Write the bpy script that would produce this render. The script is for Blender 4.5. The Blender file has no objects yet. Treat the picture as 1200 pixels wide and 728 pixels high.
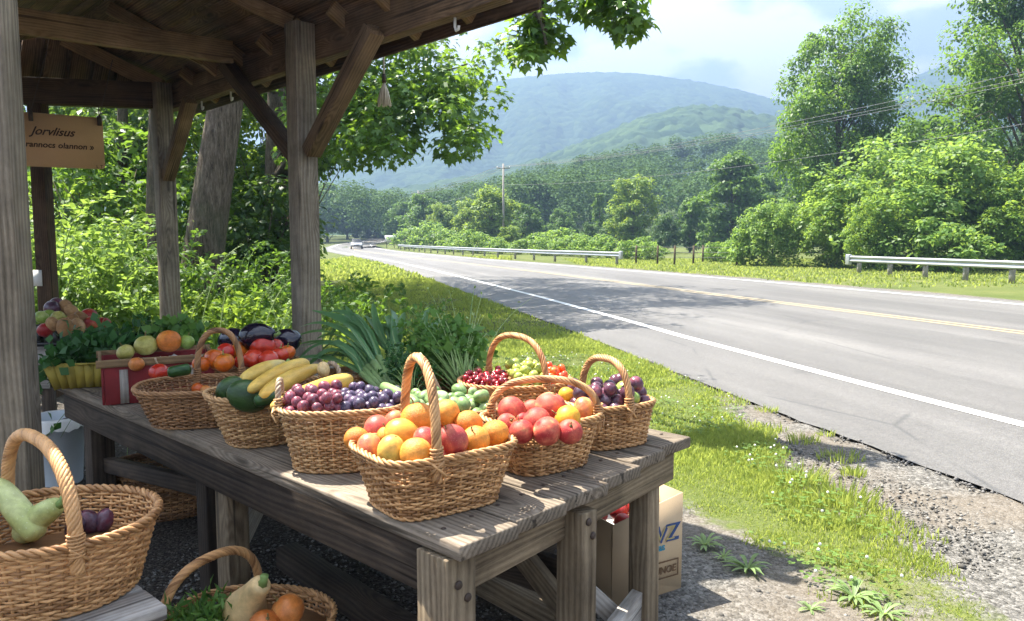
import bpy, math, random
import numpy as np
from mathutils import Vector, Matrix

R = math.radians
S = bpy.context.scene
COL = S.collection

# ---------------------------------------------------------------- camera
PITCH = R(5.27); CAMZ = 1.5; FPX = 900.0
cam_data = bpy.data.cameras.new('camera'); cam = bpy.data.objects.new('camera', cam_data); COL.objects.link(cam)
cam.location = (0, 0, CAMZ); cam.rotation_euler = (math.pi / 2 - PITCH, 0, 0)
cam_data.sensor_width = 36; cam_data.lens = 27.0
cam_data.clip_start = 0.05; cam_data.clip_end = 20000
S.camera = cam

# ---------------------------------------------------------------- sun, sky, exposure
SUN_AZ, SUN_EL = R(-55), R(62)
sd = bpy.data.lights.new('sun', 'SUN'); sd.energy = 5.0; sd.angle = R(0.5); sd.color = (1.0, 0.94, 0.83)
sun = bpy.data.objects.new('sun', sd); COL.objects.link(sun)
to_sun = Vector((math.sin(SUN_AZ) * math.cos(SUN_EL), math.cos(SUN_AZ) * math.cos(SUN_EL), math.sin(SUN_EL)))
sun.rotation_euler = to_sun.to_track_quat('Z', 'Y').to_euler()

W = bpy.data.worlds.new('World'); S.world = W; W.use_nodes = True
nt = W.node_tree; nt.nodes.clear()
def wn(t, **k):
    n = nt.nodes.new(t)
    for a, b in k.items(): setattr(n, a, b)
    return n
sky = wn('ShaderNodeTexSky', sky_type='NISHITA', sun_disc=False, sun_elevation=SUN_EL, sun_rotation=SUN_AZ, air_density=1.0, dust_density=4.0, ozone_density=1.0)
tc = wn('ShaderNodeTexCoord'); sx = wn('ShaderNodeSeparateXYZ'); nt.links.new(tc.outputs['Generated'], sx.inputs[0])
mp = wn('ShaderNodeMapping'); mp.inputs['Scale'].default_value = (1.0, 1.0, 2.0); mp.inputs['Location'].default_value = (0.62, 0.1, 0.15)
nt.links.new(tc.outputs['Generated'], mp.inputs['Vector'])
nz = wn('ShaderNodeTexNoise'); nz.inputs['Scale'].default_value = 4.4; nz.inputs['Detail'].default_value = 7; nz.inputs['Roughness'].default_value = 0.47
nt.links.new(mp.outputs[0], nz.inputs['Vector'])
# more cloud low in the sky, less towards the zenith
er = wn('ShaderNodeMapRange'); er.inputs['From Min'].default_value = 0.17; er.inputs['From Max'].default_value = 0.46
er.inputs['To Min'].default_value = 0.06; er.inputs['To Max'].default_value = -0.02
nt.links.new(sx.outputs['Z'], er.inputs['Value'])
ad = wn('ShaderNodeMath', operation='ADD'); nt.links.new(nz.outputs[0], ad.inputs[0]); nt.links.new(er.outputs[0], ad.inputs[1])
cr = wn('ShaderNodeMapRange', interpolation_type='SMOOTHSTEP'); cr.inputs['From Min'].default_value = 0.50; cr.inputs['From Max'].default_value = 0.57
nt.links.new(ad.outputs[0], cr.inputs['Value'])
pale = wn('ShaderNodeMix', data_type='RGBA'); pale.inputs['Factor'].default_value = 0.55      # thin high haze
nt.links.new(sky.outputs[0], pale.inputs['A']); pale.inputs['B'].default_value = (2.45, 2.75, 3.2, 1)
mx = wn('ShaderNodeMix', data_type='RGBA'); nt.links.new(cr.outputs[0], mx.inputs['Factor'])
nt.links.new(pale.outputs['Result'], mx.inputs['A']); mx.inputs['B'].default_value = (5.2, 5.2, 5.1, 1)
bg = wn('ShaderNodeBackground'); bg.inputs['Strength'].default_value = 0.092
nt.links.new(mx.outputs['Result'], bg.inputs['Color'])
wo = wn('ShaderNodeOutputWorld'); nt.links.new(bg.outputs[0], wo.inputs['Surface'])

S.view_settings.view_transform = 'Standard'
try: S.view_settings.look = 'None'
except Exception: pass
S.view_settings.gamma = 1.0; S.view_settings.use_curve_mapping = False
S.view_settings.exposure = 2.4
cy = S.cycles
cy.use_denoising = True
cy.max_bounces = 7; cy.diffuse_bounces = 4; cy.glossy_bounces = 2; cy.transmission_bounces = 4; cy.volume_bounces = 0; cy.transparent_max_bounces = 6
cy.caustics_reflective = False; cy.caustics_refractive = False
cy.use_adaptive_sampling = True; cy.adaptive_threshold = 0.02
cy.sample_clamp_indirect = 6.0

# ---------------------------------------------------------------- helpers
def at(px, py, z):
    """point at height z that stands at this place of the 1200x728 photograph"""
    dx = (px - 600) / FPX; dz = (364 - py) / FPX
    d = Vector((dx, math.cos(PITCH) + dz * math.sin(PITCH), -math.sin(PITCH) + dz * math.cos(PITCH)))
    return Vector((0, 0, CAMZ)) + d * ((z - CAMZ) / d.z)
def aty(px, py, y):
    dx = (px - 600) / FPX; dz = (364 - py) / FPX
    d = Vector((dx, math.cos(PITCH) + dz * math.sin(PITCH), -math.sin(PITCH) + dz * math.cos(PITCH)))
    return Vector((0, 0, CAMZ)) + d * (y / d.y)

ORG = {}
def thing(name, label, cat, loc=(0, 0, 0), rotz=0, group=None, kind=None):
    o = bpy.data.objects.new(name, None); COL.objects.link(o)
    o.empty_display_size = 0.1
    o.location = loc; o.rotation_euler = (0, 0, rotz)
    o['label'] = label; o['category'] = cat
    if group: o['group'] = group
    if kind: o['kind'] = kind
    ORG[o.name] = Vector((0, 0, 0))
    return o
def wthing(name, label, cat, loc, **k):
    """thing whose parts are drawn in world coordinates"""
    o = thing(name, label, cat, loc, **k); ORG[o.name] = Vector(loc); return o
def tag(o, label, cat, group=None, kind=None):
    o['label'] = label; o['category'] = cat
    if group: o['group'] = group
    if kind: o['kind'] = kind
    return o
def copy_tree(o, parent=None):
    c = o.copy(); COL.objects.link(c)
    if parent is not None:
        c.parent = parent
    ORG[c.name] = ORG.get(o.name, Vector((0, 0, 0)))
    for ch in list(o.children): copy_tree(ch, c)
    return c

rngG = np.random.default_rng(5)
class MB:
    def __init__(s): s.v = []; s.f = {}; s.n = 0; s.g = []
    def add(s, v, faces, g=None):
        v = np.asarray(v, dtype=np.float64).reshape(-1, 3)
        if not isinstance(faces, (list, tuple)) or (len(faces) and not isinstance(faces[0], np.ndarray)): faces = [np.asarray(faces)]
        for f in faces:
            f = np.asarray(f)
            s.f.setdefault(f.shape[1], []).append(f + s.n)
        s.v.append(v); s.g.append(v.copy() if g is None else np.asarray(g, dtype=np.float64)); s.n += len(v)
        return s
    def box(s, c, size, ax=None, taper=None):
        """box at c, size along axes ax (3 unit vectors; default world)"""
        ax = np.eye(3) if ax is None else np.array([list(a) for a in ax])
        h = np.array(size) / 2
        sg = np.array([[x, y, z] for x in (-1, 1) for y in (-1, 1) for z in (-1, 1)], float)
        loc = sg * h
        v = np.array(c) + loc @ ax
        order = np.argsort(-np.array(size)); g = loc[:, order] + rngG.uniform(-40, 40, 3)
        f = np.array([[0, 1, 3, 2], [4, 6, 7, 5], [0, 4, 5, 1], [2, 3, 7, 6], [0, 2, 6, 4], [1, 5, 7, 3]])
        return s.add(v, [f], g)
    def beam(s, p0, p1, w, h, up=(0, 0, 1)):
        p0 = Vector(p0); p1 = Vector(p1); x = (p1 - p0); L = x.length; x.normalize()
        y = Vector(up).cross(x)
        if y.length < 1e-4: y = Vector((1, 0, 0)).cross(x)
        y.normalize(); z = x.cross(y)
        return s.box((p0 + p1) / 2, (L, w, h), (x, y, z))
    def tube(s, path, r, k=6, closed=False, caps=True, squash=1.0):
        P = np.array([list(p) for p in path], float); n = len(P)
        r = np.broadcast_to(np.asarray(r, float), (n,))
        if closed: T = np.roll(P, -1, 0) - np.roll(P, 1, 0)
        else: T = np.gradient(P, axis=0)
        T /= np.linalg.norm(T, axis=1)[:, None] + 1e-12
        ref = np.array([0, 0, 1.0]) if abs(T[0][2]) < 0.9 else np.array([1.0, 0, 0])
        N = np.zeros_like(P); a = ref - T[0] * ref.dot(T[0]); a /= np.linalg.norm(a)
        for i in range(n):
            a = a - T[i] * a.dot(T[i]); a /= np.linalg.norm(a) + 1e-12; N[i] = a
        B = np.cross(T, N)
        ang = np.arange(k) * 2 * math.pi / k
        V = P[:, None, :] + r[:, None, None] * (np.cos(ang)[None, :, None] * N[:, None, :] * squash + np.sin(ang)[None, :, None] * B[:, None, :])
        L = np.concatenate([[0], np.cumsum(np.linalg.norm(np.diff(P, axis=0), axis=1))])
        g = np.stack([np.repeat(L, k), np.tile(np.cos(ang), n) * np.repeat(r, k), np.tile(np.sin(ang), n) * np.repeat(r, k)], 1) + rngG.uniform(-20, 20, 3)
        m = n if closed else n - 1
        i = np.arange(m)[:, None]; j = np.arange(k)[None, :]; i2 = (i + 1) % n; j2 = (j + 1) % k
        F = np.stack([i * k + j, i * k + j2, i2 * k + j2, i2 * k + j], -1).reshape(-1, 4)
        fs = [F]
        if caps and not closed: fs.append(np.array([list(range(k))[::-1], [(n - 1) * k + q for q in range(k)]]))
        return s.add(V.reshape(-1, 3), fs, g)
    def lathe(s, prof, k=16, c=(0, 0, 0), ax=None, closed_ends=True):
        prof = np.array(prof, float); n = len(prof); ang = np.arange(k) * 2 * math.pi / k
        V = np.stack([prof[:, None, 0] * np.cos(ang), prof[:, None, 0] * np.sin(ang), np.repeat(prof[:, 1:2], k, 1)], -1).reshape(-1, 3)
        if ax is not None: V = V @ np.array([list(a) for a in ax])
        V = V + np.array(c)
        i = np.arange(n - 1)[:, None]; j = np.arange(k)[None, :]; j2 = (j + 1) % k
        F = np.stack([i * k + j, i * k + j2, (i + 1) * k + j2, (i + 1) * k + j], -1).reshape(-1, 4)
        fs = [F]
        if closed_ends: fs.append(np.array([list(range(k))[::-1], [(n - 1) * k + q for q in range(k)]]))
        return s.add(V, fs)
    def prism(s, poly, z0, z1):
        n = len(poly); P = np.array(poly, float)
        V = np.concatenate([np.c_[P, np.full(n, z0)], np.c_[P, np.full(n, z1)]])
        i = np.arange(n); F = np.stack([i, (i + 1) % n, (i + 1) % n + n, i + n], 1)
        return s.add(V, [F, np.array([list(range(n))[::-1], [n + q for q in range(n)]])])
    def mesh(s, name, mat, smooth=False, origin=None, g=True):
        me = bpy.data.meshes.new(name)
        V = np.concatenate(s.v) if s.v else np.zeros((0, 3))
        if origin is not None: V = V - np.array(origin)
        me.vertices.add(len(V)); me.vertices.foreach_set('co', V.astype(np.float32).ravel())
        idx = []; st = []; tot = 0
        for k, fl in s.f.items():
            F = np.concatenate(fl); idx.append(F.ravel()); st.append(tot + np.arange(len(F)) * k); tot += F.size
        idx = np.concatenate(idx); st = np.concatenate(st)
        me.loops.add(len(idx)); me.loops.foreach_set('vertex_index', idx.astype(np.int32))
        me.polygons.add(len(st)); me.polygons.foreach_set('loop_start', st.astype(np.int32))
        if g:
            at_ = me.attributes.new('gco', 'FLOAT_VECTOR', 'POINT'); at_.data.foreach_set('vector', np.concatenate(s.g).astype(np.float32).ravel())
        me.update(calc_edges=True); me.validate()
        if smooth: me.polygons.foreach_set('use_smooth', np.ones(len(me.polygons), bool))
        if mat: me.materials.append(mat)
        return me
    def build(s, name, mat, parent=None, smooth=False, origin=None, bevel=0, g=True):
        """one mesh object; a part takes its parent's origin, a top-level object its own"""
        org = ORG.get(parent.name, Vector((0, 0, 0))) if parent is not None else Vector(origin if origin is not None else (0, 0, 0))
        me = s.mesh(name, mat, smooth, org, g)
        o = bpy.data.objects.new(name, me); COL.objects.link(o)
        if parent is not None: o.parent = parent
        else: o.location = org
        ORG[o.name] = org
        if bevel:
            b = o.modifiers.new('bevel', 'BEVEL'); b.width = bevel; b.segments = 2; b.limit_method = 'ANGLE'
        return o

def inst(name, me, loc, rot=(0, 0, 0), sc=1.0, parent=None):
    o = bpy.data.objects.new(name, me); COL.objects.link(o)
    o.location = loc; o.rotation_euler = rot
    o.scale = (sc, sc, sc) if not hasattr(sc, '__len__') else sc
    if parent is not None: o.parent = parent
    ORG[o.name] = Vector((0, 0, 0))
    return o

# ---------------------------------------------------------------- materials
class NT:
    def __init__(s, name):
        s.m = bpy.data.materials.new(name); s.m.use_nodes = True; s.t = s.m.node_tree; s.t.nodes.clear()
        s.out = s.n('ShaderNodeOutputMaterial')
    def n(s, t, **k):
        x = s.t.nodes.new(t)
        for a, b in k.items(): setattr(x, a, b)
        return x
    def l(s, a, b): s.t.links.new(a, b)
    def co(s, kind='Object'): return s.n('ShaderNodeTexCoord').outputs[kind]
    def attr(s, nm): return s.n('ShaderNodeAttribute', attribute_name=nm)
    def mapv(s, v, sc=(1, 1, 1), loc=(0, 0, 0)):
        m = s.n('ShaderNodeMapping'); m.inputs['Scale'].default_value = sc; m.inputs['Location'].default_value = loc; s.l(v, m.inputs['Vector']); return m.outputs[0]
    def noise(s, v, sc, det=4, ro=0.55, dist=0):
        x = s.n('ShaderNodeTexNoise'); x.inputs['Scale'].default_value = sc; x.inputs['Detail'].default_value = det; x.inputs['Roughness'].default_value = ro; x.inputs['Distortion'].default_value = dist
        s.l(v, x.inputs['Vector']); return x.outputs[0]
    def voro(s, v, sc, out='Distance', feat='F1'):
        x = s.n('ShaderNodeTexVoronoi', feature=feat); x.inputs['Scale'].default_value = sc; s.l(v, x.inputs['Vector']); return x.outputs[out]
    def ramp(s, f, stops, interp='LINEAR'):
        x = s.n('ShaderNodeValToRGB'); x.color_ramp.interpolation = interp
        e = x.color_ramp.elements
        while len(e) < len(stops): e.new(0.5)
        for q, (p, c) in zip(e, stops): q.position = p; q.color = (*c, 1)
        s.l(f, x.inputs[0]); return x.outputs[0]
    def mr(s, v, a, b, c=0, d=1, smooth=False):
        x = s.n('ShaderNodeMapRange'); 
        if smooth: x.interpolation_type = 'SMOOTHSTEP'
        for nme, val in (('From Min', a), ('From Max', b), ('To Min', c), ('To Max', d)): x.inputs[nme].default_value = val
        s.l(v, x.inputs['Value']); return x.outputs[0]
    def math(s, op, a, b=None):
        x = s.n('ShaderNodeMath', operation=op)
        for i, q in enumerate((a, b)):
            if q is None: continue
            if isinstance(q, (int, float)): x.inputs[i].default_value = q
            else: s.l(q, x.inputs[i])
        return x.outputs[0]
    def mix(s, f, a, b, mode='MIX'):
        x = s.n('ShaderNodeMix', data_type='RGBA', blend_type=mode)
        for nm, q in (('Factor', f), ('A', a), ('B', b)):
            if isinstance(q, (int, float)): x.inputs[nm].default_value = q
            elif isinstance(q, tuple): x.inputs[nm].default_value = (*q, 1)
            else: s.l(q, x.inputs[nm])
        return x.outputs['Result']
    def bump(s, h, st=0.4, dist=0.01):
        x = s.n('ShaderNodeBump'); x.inputs['Strength'].default_value = st; x.inputs['Distance'].default_value = dist; s.l(h, x.inputs['Height']); return x.outputs[0]
    def bsdf(s, col, rough=0.7, spec=0.3, normal=None, metal=0.0):
        x = s.n('ShaderNodeBsdfPrincipled')
        if isinstance(col, tuple): x.inputs['Base Color'].default_value = (*col, 1)
        else: s.l(col, x.inputs['Base Color'])
        if isinstance(rough, (int, float)): x.inputs['Roughness'].default_value = rough
        else: s.l(rough, x.inputs['Roughness'])
        x.inputs['Specular IOR Level'].default_value = spec; x.inputs['Metallic'].default_value = metal
        if normal is not None: s.l(normal, x.inputs['Normal'])
        return x
    def done(s, sh): s.l(sh.outputs[0] if hasattr(sh, 'outputs') else sh, s.out.inputs['Surface']); return s.m

def wood(name, dark, light, knots=True, rough=0.8, gr=1.0):
    m = NT(name); g = m.attr('gco').outputs['Vector']
    kv = m.voro(m.mapv(g, (1.5, 6.5, 6.5)), 1.0)
    sxyz = m.n('ShaderNodeSeparateXYZ'); m.l(g, sxyz.inputs[0])
    yz = m.math('ADD', sxyz.outputs[1], m.math('MULTIPLY', sxyz.outputs[2], 0.7))
    ph = m.math('ADD', m.math('MULTIPLY', yz, 330.0), m.math('ADD', m.math('MULTIPLY', m.noise(m.mapv(g, (0.9, 5, 5)), 1.0, 2, 0.5), 26.0), m.mr(kv, 0.0, 0.42, 26, 0, True)))
    rings = m.math('ADD', m.math('MULTIPLY', m.math('SINE', ph), 0.5), 0.5)
    n1 = m.math('ADD', m.math('MULTIPLY', m.noise(m.mapv(g, (5, 85, 85)), 1.0 * gr, 6, 0.75, 0.3), 0.74), m.math('MULTIPLY', rings, 0.26))
    n2 = m.noise(m.mapv(g, (1.0, 7, 7)), 1.0, 3, 0.5, 1.2)
    n3 = m.noise(m.mapv(g, (40, 330, 330)), 1.0, 3, 0.65)
    f = m.math('ADD', m.math('MULTIPLY', n1, 0.5), m.math('ADD', m.math('MULTIPLY', n2, 0.35), m.math('MULTIPLY', n3, 0.2)))
    mid = tuple((a + b) / 2 for a, b in zip(dark, light))
    c = m.ramp(f, [(0.36, dark), (0.52, mid), (0.68, light)])
    hgt = f
    crack = m.mr(m.noise(m.mapv(g, (0.8, 30, 30), (5, 3, 1)), 1.0, 3, 0.5), 0.62, 0.68)
    c = m.mix(m.math('MULTIPLY', crack, 0.75), c, tuple(q * 0.3 for q in dark))
    hgt = m.math('SUBTRACT', f, m.math('MULTIPLY', crack, 0.6))
    if knots:
        k = m.mr(kv, 0.055, 0.12, 1, 0)
        c = m.mix(m.math('MULTIPLY', k, 0.7), c, tuple(q * 0.45 for q in dark))
    st = m.mr(m.noise(m.co('Object'), 3.1, 5, 0.65), 0.33, 0.72, 0.55, 1.2)
    c = m.mix(1.0, c, st, 'MULTIPLY')
    return m.done(m.bsdf(c, rough, 0.25, m.bump(hgt, 0.4, 0.004)))

def wicker(name, a, b):
    m = NT(name); geo = m.n('ShaderNodeNewGeometry'); g = m.attr('gco').outputs['Vector']
    n = m.noise(m.mapv(g, (14, 60, 60)), 1.0, 3)
    n2 = m.noise(m.co('Object'), 7.0, 2)
    f = m.math('ADD', m.math('MULTIPLY', n, 0.35), m.math('ADD', m.math('MULTIPLY', geo.outputs['Random Per Island'], 0.46), m.math('MULTIPLY', n2, 0.34)))
    c = m.ramp(f, [(0.25, a), (0.78, b)])
    return m.done(m.bsdf(c, 0.5, 0.4, m.bump(n, 0.3, 0.002)))

def leafm(name, c1, c2, trans=(0.22, 0.34, 0.03), tf=0.35, rough=0.5, c3=None, spec=0.3, rw=0.6, bs=0.6):
    m = NT(name); geo = m.n('ShaderNodeNewGeometry'); rnd = geo.outputs['Random Per Island']
    big = m.noise(m.co('Object'), bs, 2)
    f = m.math('ADD', m.math('MULTIPLY', rnd, rw), m.math('MULTIPLY', big, 1 - rw))
    st = [(0.2, c1), (0.75, c2)] + ([(0.9, c3)] if c3 else [])
    c = m.ramp(f, st)
    p = m.bsdf(c, rough, spec)
    t = m.n('ShaderNodeBsdfTranslucent'); tcl = m.mix(1.0, c, trans, 'ADD'); m.l(m.mix(0.5, tcl, trans), t.inputs['Color'])
    x = m.n('ShaderNodeMixShader'); x.inputs[0].default_value = tf; m.l(p.outputs[0], x.inputs[1]); m.l(t.outputs[0], x.inputs[2])
    return m.done(x)

def skin(name, c1, c2, c3=None, sc=1.6, rough=0.4, spk=None, spec=0.34, bump=0.0, bsc=60, bloom=0.0):
    """fruit skin: broad blush from c1 to c2, small speckles"""
    m = NT(name); o = m.co('Object'); oi = m.n('ShaderNodeObjectInfo')
    v = m.n('ShaderNodeVectorMath', operation='ADD'); m.l(m.mapv(m.co('Generated'), (sc, sc, sc)), v.inputs[0])
    cb = m.n('ShaderNodeCombineXYZ'); r17 = m.math('MULTIPLY', oi.outputs['Random'], 37.0)
    m.l(r17, cb.inputs[0]); m.l(m.math('MULTIPLY', oi.outputs['Random'], 11.0), cb.inputs[1]); m.l(cb.outputs[0], v.inputs[1])
    n = m.noise(v.outputs[0], 1.0, 2, 0.5)
    f = m.math('ADD', n, m.mr(oi.outputs['Random'], 0, 1, -0.12, 0.12))
    st = [(0.34, c1), (0.62, c2)] + ([(0.8, c3)] if c3 else [])
    c = m.ramp(f, st)
    mo = m.mr(m.noise(m.co('Generated'), 5.5, 5, 0.65), 0.32, 0.7, 0.74, 1.16)
    c = m.mix(1.0, c, mo, 'MULTIPLY')
    bru = m.mr(m.noise(v.outputs[0], 3.1, 3, 0.6), 0.66, 0.74, 0, 0.35)
    c = m.mix(bru, c, tuple(q * 0.35 for q in c1))
    if spk:
        sp = m.mr(m.voro(m.co('Generated'), 16.0), 0.12, 0.2, 0.55, 0)
        c = m.mix(sp, c, spk)
    if bloom:
        bl = m.mr(m.noise(v.outputs[0], 2.2, 4, 0.65), 0.38, 0.68, 0.0, bloom)
        c = m.mix(bl, c, (0.30, 0.30, 0.40))
    nr = m.bump(m.noise(m.co('Generated'), bsc if bump else 7.0, 3), bump or 0.12, 0.004)
    b = m.bsdf(c, rough, spec, nr)
    return m.done(b)
def plain(name, c, rough=0.6, spec=0.4, metal=0.0, var=0.25, sc=6.0, bump=0.15):
    m = NT(name); n = m.noise(m.co('Object'), sc, 5, 0.6)
    k = m.ramp(n, [(0.3, tuple(q * (1 - var) for q in c)), (0.7, tuple(min(1, q * (1 + var * 0.6)) for q in c))])
    return m.done(m.bsdf(k, rough, spec, m.bump(n, bump, 0.004), metal))

M = {}
M['beam'] = wood('aged_brown_timber', (0.06, 0.036, 0.020), (0.24, 0.155, 0.09))
M['beam_dark'] = wood('dark_old_timber', (0.035, 0.021, 0.013), (0.13, 0.082, 0.05))
M['beam_tan'] = wood('tan_timber', (0.15, 0.088, 0.042), (0.40, 0.265, 0.14))
M['post'] = wood('weathered_post_timber', (0.12, 0.095, 0.07), (0.38, 0.325, 0.25))
M['grey_post'] = wood('grey_weathered_post_timber', (0.10, 0.08, 0.055), (0.34, 0.285, 0.21))
M['plank'] = wood('weathered_brown_grey_planks', (0.07, 0.052, 0.036), (0.32, 0.26, 0.195))
M['leg'] = wood('tan_grey_table_legs', (0.09, 0.062, 0.038), (0.33, 0.255, 0.165))
M['darkleg'] = wood('shade_darkened_timber', (0.022, 0.015, 0.011), (0.095, 0.07, 0.05))  # dark copy of the leg timber; shade under the tables put into its colour
M['pale_wood'] = wood('silver_grey_boards', (0.24, 0.21, 0.18), (0.56, 0.52, 0.47))
M['roofboard'] = wood('brown_roof_boards', (0.04, 0.022, 0.012), (0.26, 0.16, 0.09))
M['wicker'] = wicker('honey_wicker', (0.17, 0.07, 0.021), (0.66, 0.37, 0.16))
M['wicker_pale'] = wicker('straw_wicker', (0.22, 0.105, 0.04), (0.60, 0.37, 0.17))
M['wicker_dark'] = wicker('brown_wicker', (0.10, 0.045, 0.018), (0.40, 0.215, 0.095))
M['wicker_red'] = wicker('reddish_wicker', (0.24, 0.085, 0.028), (0.62, 0.31, 0.125))
M['rope'] = wicker('grey_brown_cord', (0.20, 0.13, 0.08), (0.48, 0.36, 0.24))
M['nail'] = plain('rusty_nail', (0.06, 0.04, 0.03), 0.6)
# ================================================================ GROUND, ROAD, HILLS
LY = [-60, -30, 0, 4.37, 5.7, 6.8, 8.65, 11.8, 21, 25, 36.5, 52, 61, 84, 105, 123, 150, 200, 260, 400]
LX = [20.5, 12.2, 4.15, 2.9, 2.53, 2.24, 1.82, 1.22, -1.1, -2.05, -4.9, -9.1, -11.9, -19.2, -25.8, -30.2, -34.6, -37.2, -40, -44]
RY = [-60, -30, 0, 18, 24, 33, 41, 61, 84, 105, 123, 150, 200, 260, 400]
RX = [36.5, 26.5, 17.6, 12.5, 10.9, 8.0, 5.2, -2.2, -9.6, -16.0, -21.3, -27.2, -30.6, -34, -38]
_yy = np.arange(-60, 400, 0.5)
def _smooth(a, w=13):
    k = np.ones(w) / w; p = np.concatenate([np.full(w // 2, a[0]), a, np.full(w // 2, a[-1])]); return np.convolve(p, k, 'valid')
_L = _smooth(np.interp(_yy, LY, LX)); _R = _smooth(np.interp(_yy, RY, RX))
def Lx(y): return np.interp(y, _yy, _L)
def Rx(y): return np.interp(y, _yy, _R)
def sstep(x, a, b):
    t = np.clip((np.asarray(x, float) - a) / (b - a), 0, 1); return t * t * (3 - 2 * t)
def hz(x, y):
    """terrain height: level by the stand, rising gently beyond the bend"""
    return 3.2 * sstep(y, 95, 300) + 0 * np.asarray(x)

# frame along the market table: t runs away along the table, q across it (towards the road)
TU = Vector((-0.716, 0.698, 0)); TN = Vector((0.698, 0.716, 0))
def xq(x, y): return 0.698 * x + 0.716 * y
def xt(x, y): return -0.716 * x + 0.698 * y

def shoulder_x(y): return np.interp(y, [-10, 0, 2.2, 3, 4.2, 5, 5.8, 6.8, 7.6, 9.6, 12, 30], [4.4, 2.9, 2.25, 2.02, 1.95, 1.88, 1.90, 2.08, 2.2, 1.75, 1.3, -3.0])
def yard_x(y): return np.interp(y, [-5, 2.4, 3.0, 3.2, 3.6, 4.1, 4.4, 4.8, 5.6], [2.6, 1.7, 1.5, 1.36, 1.16, 0.86, 0.6, 0.1, -0.7])
def masks(x, y):
    """grass (1) against gravel (0); soil of the yard (1)"""
    x = np.asarray(x, float); y = np.asarray(y, float)
    d_sh = shoulder_x(y) - x                       # > 0: grass side of the shoulder
    inyard = np.minimum(yard_x(y) - x, 5.9 - y)
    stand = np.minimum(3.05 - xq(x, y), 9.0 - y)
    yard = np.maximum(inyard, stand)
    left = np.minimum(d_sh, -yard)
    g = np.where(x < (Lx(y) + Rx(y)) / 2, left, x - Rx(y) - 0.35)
    return g, stand

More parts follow.
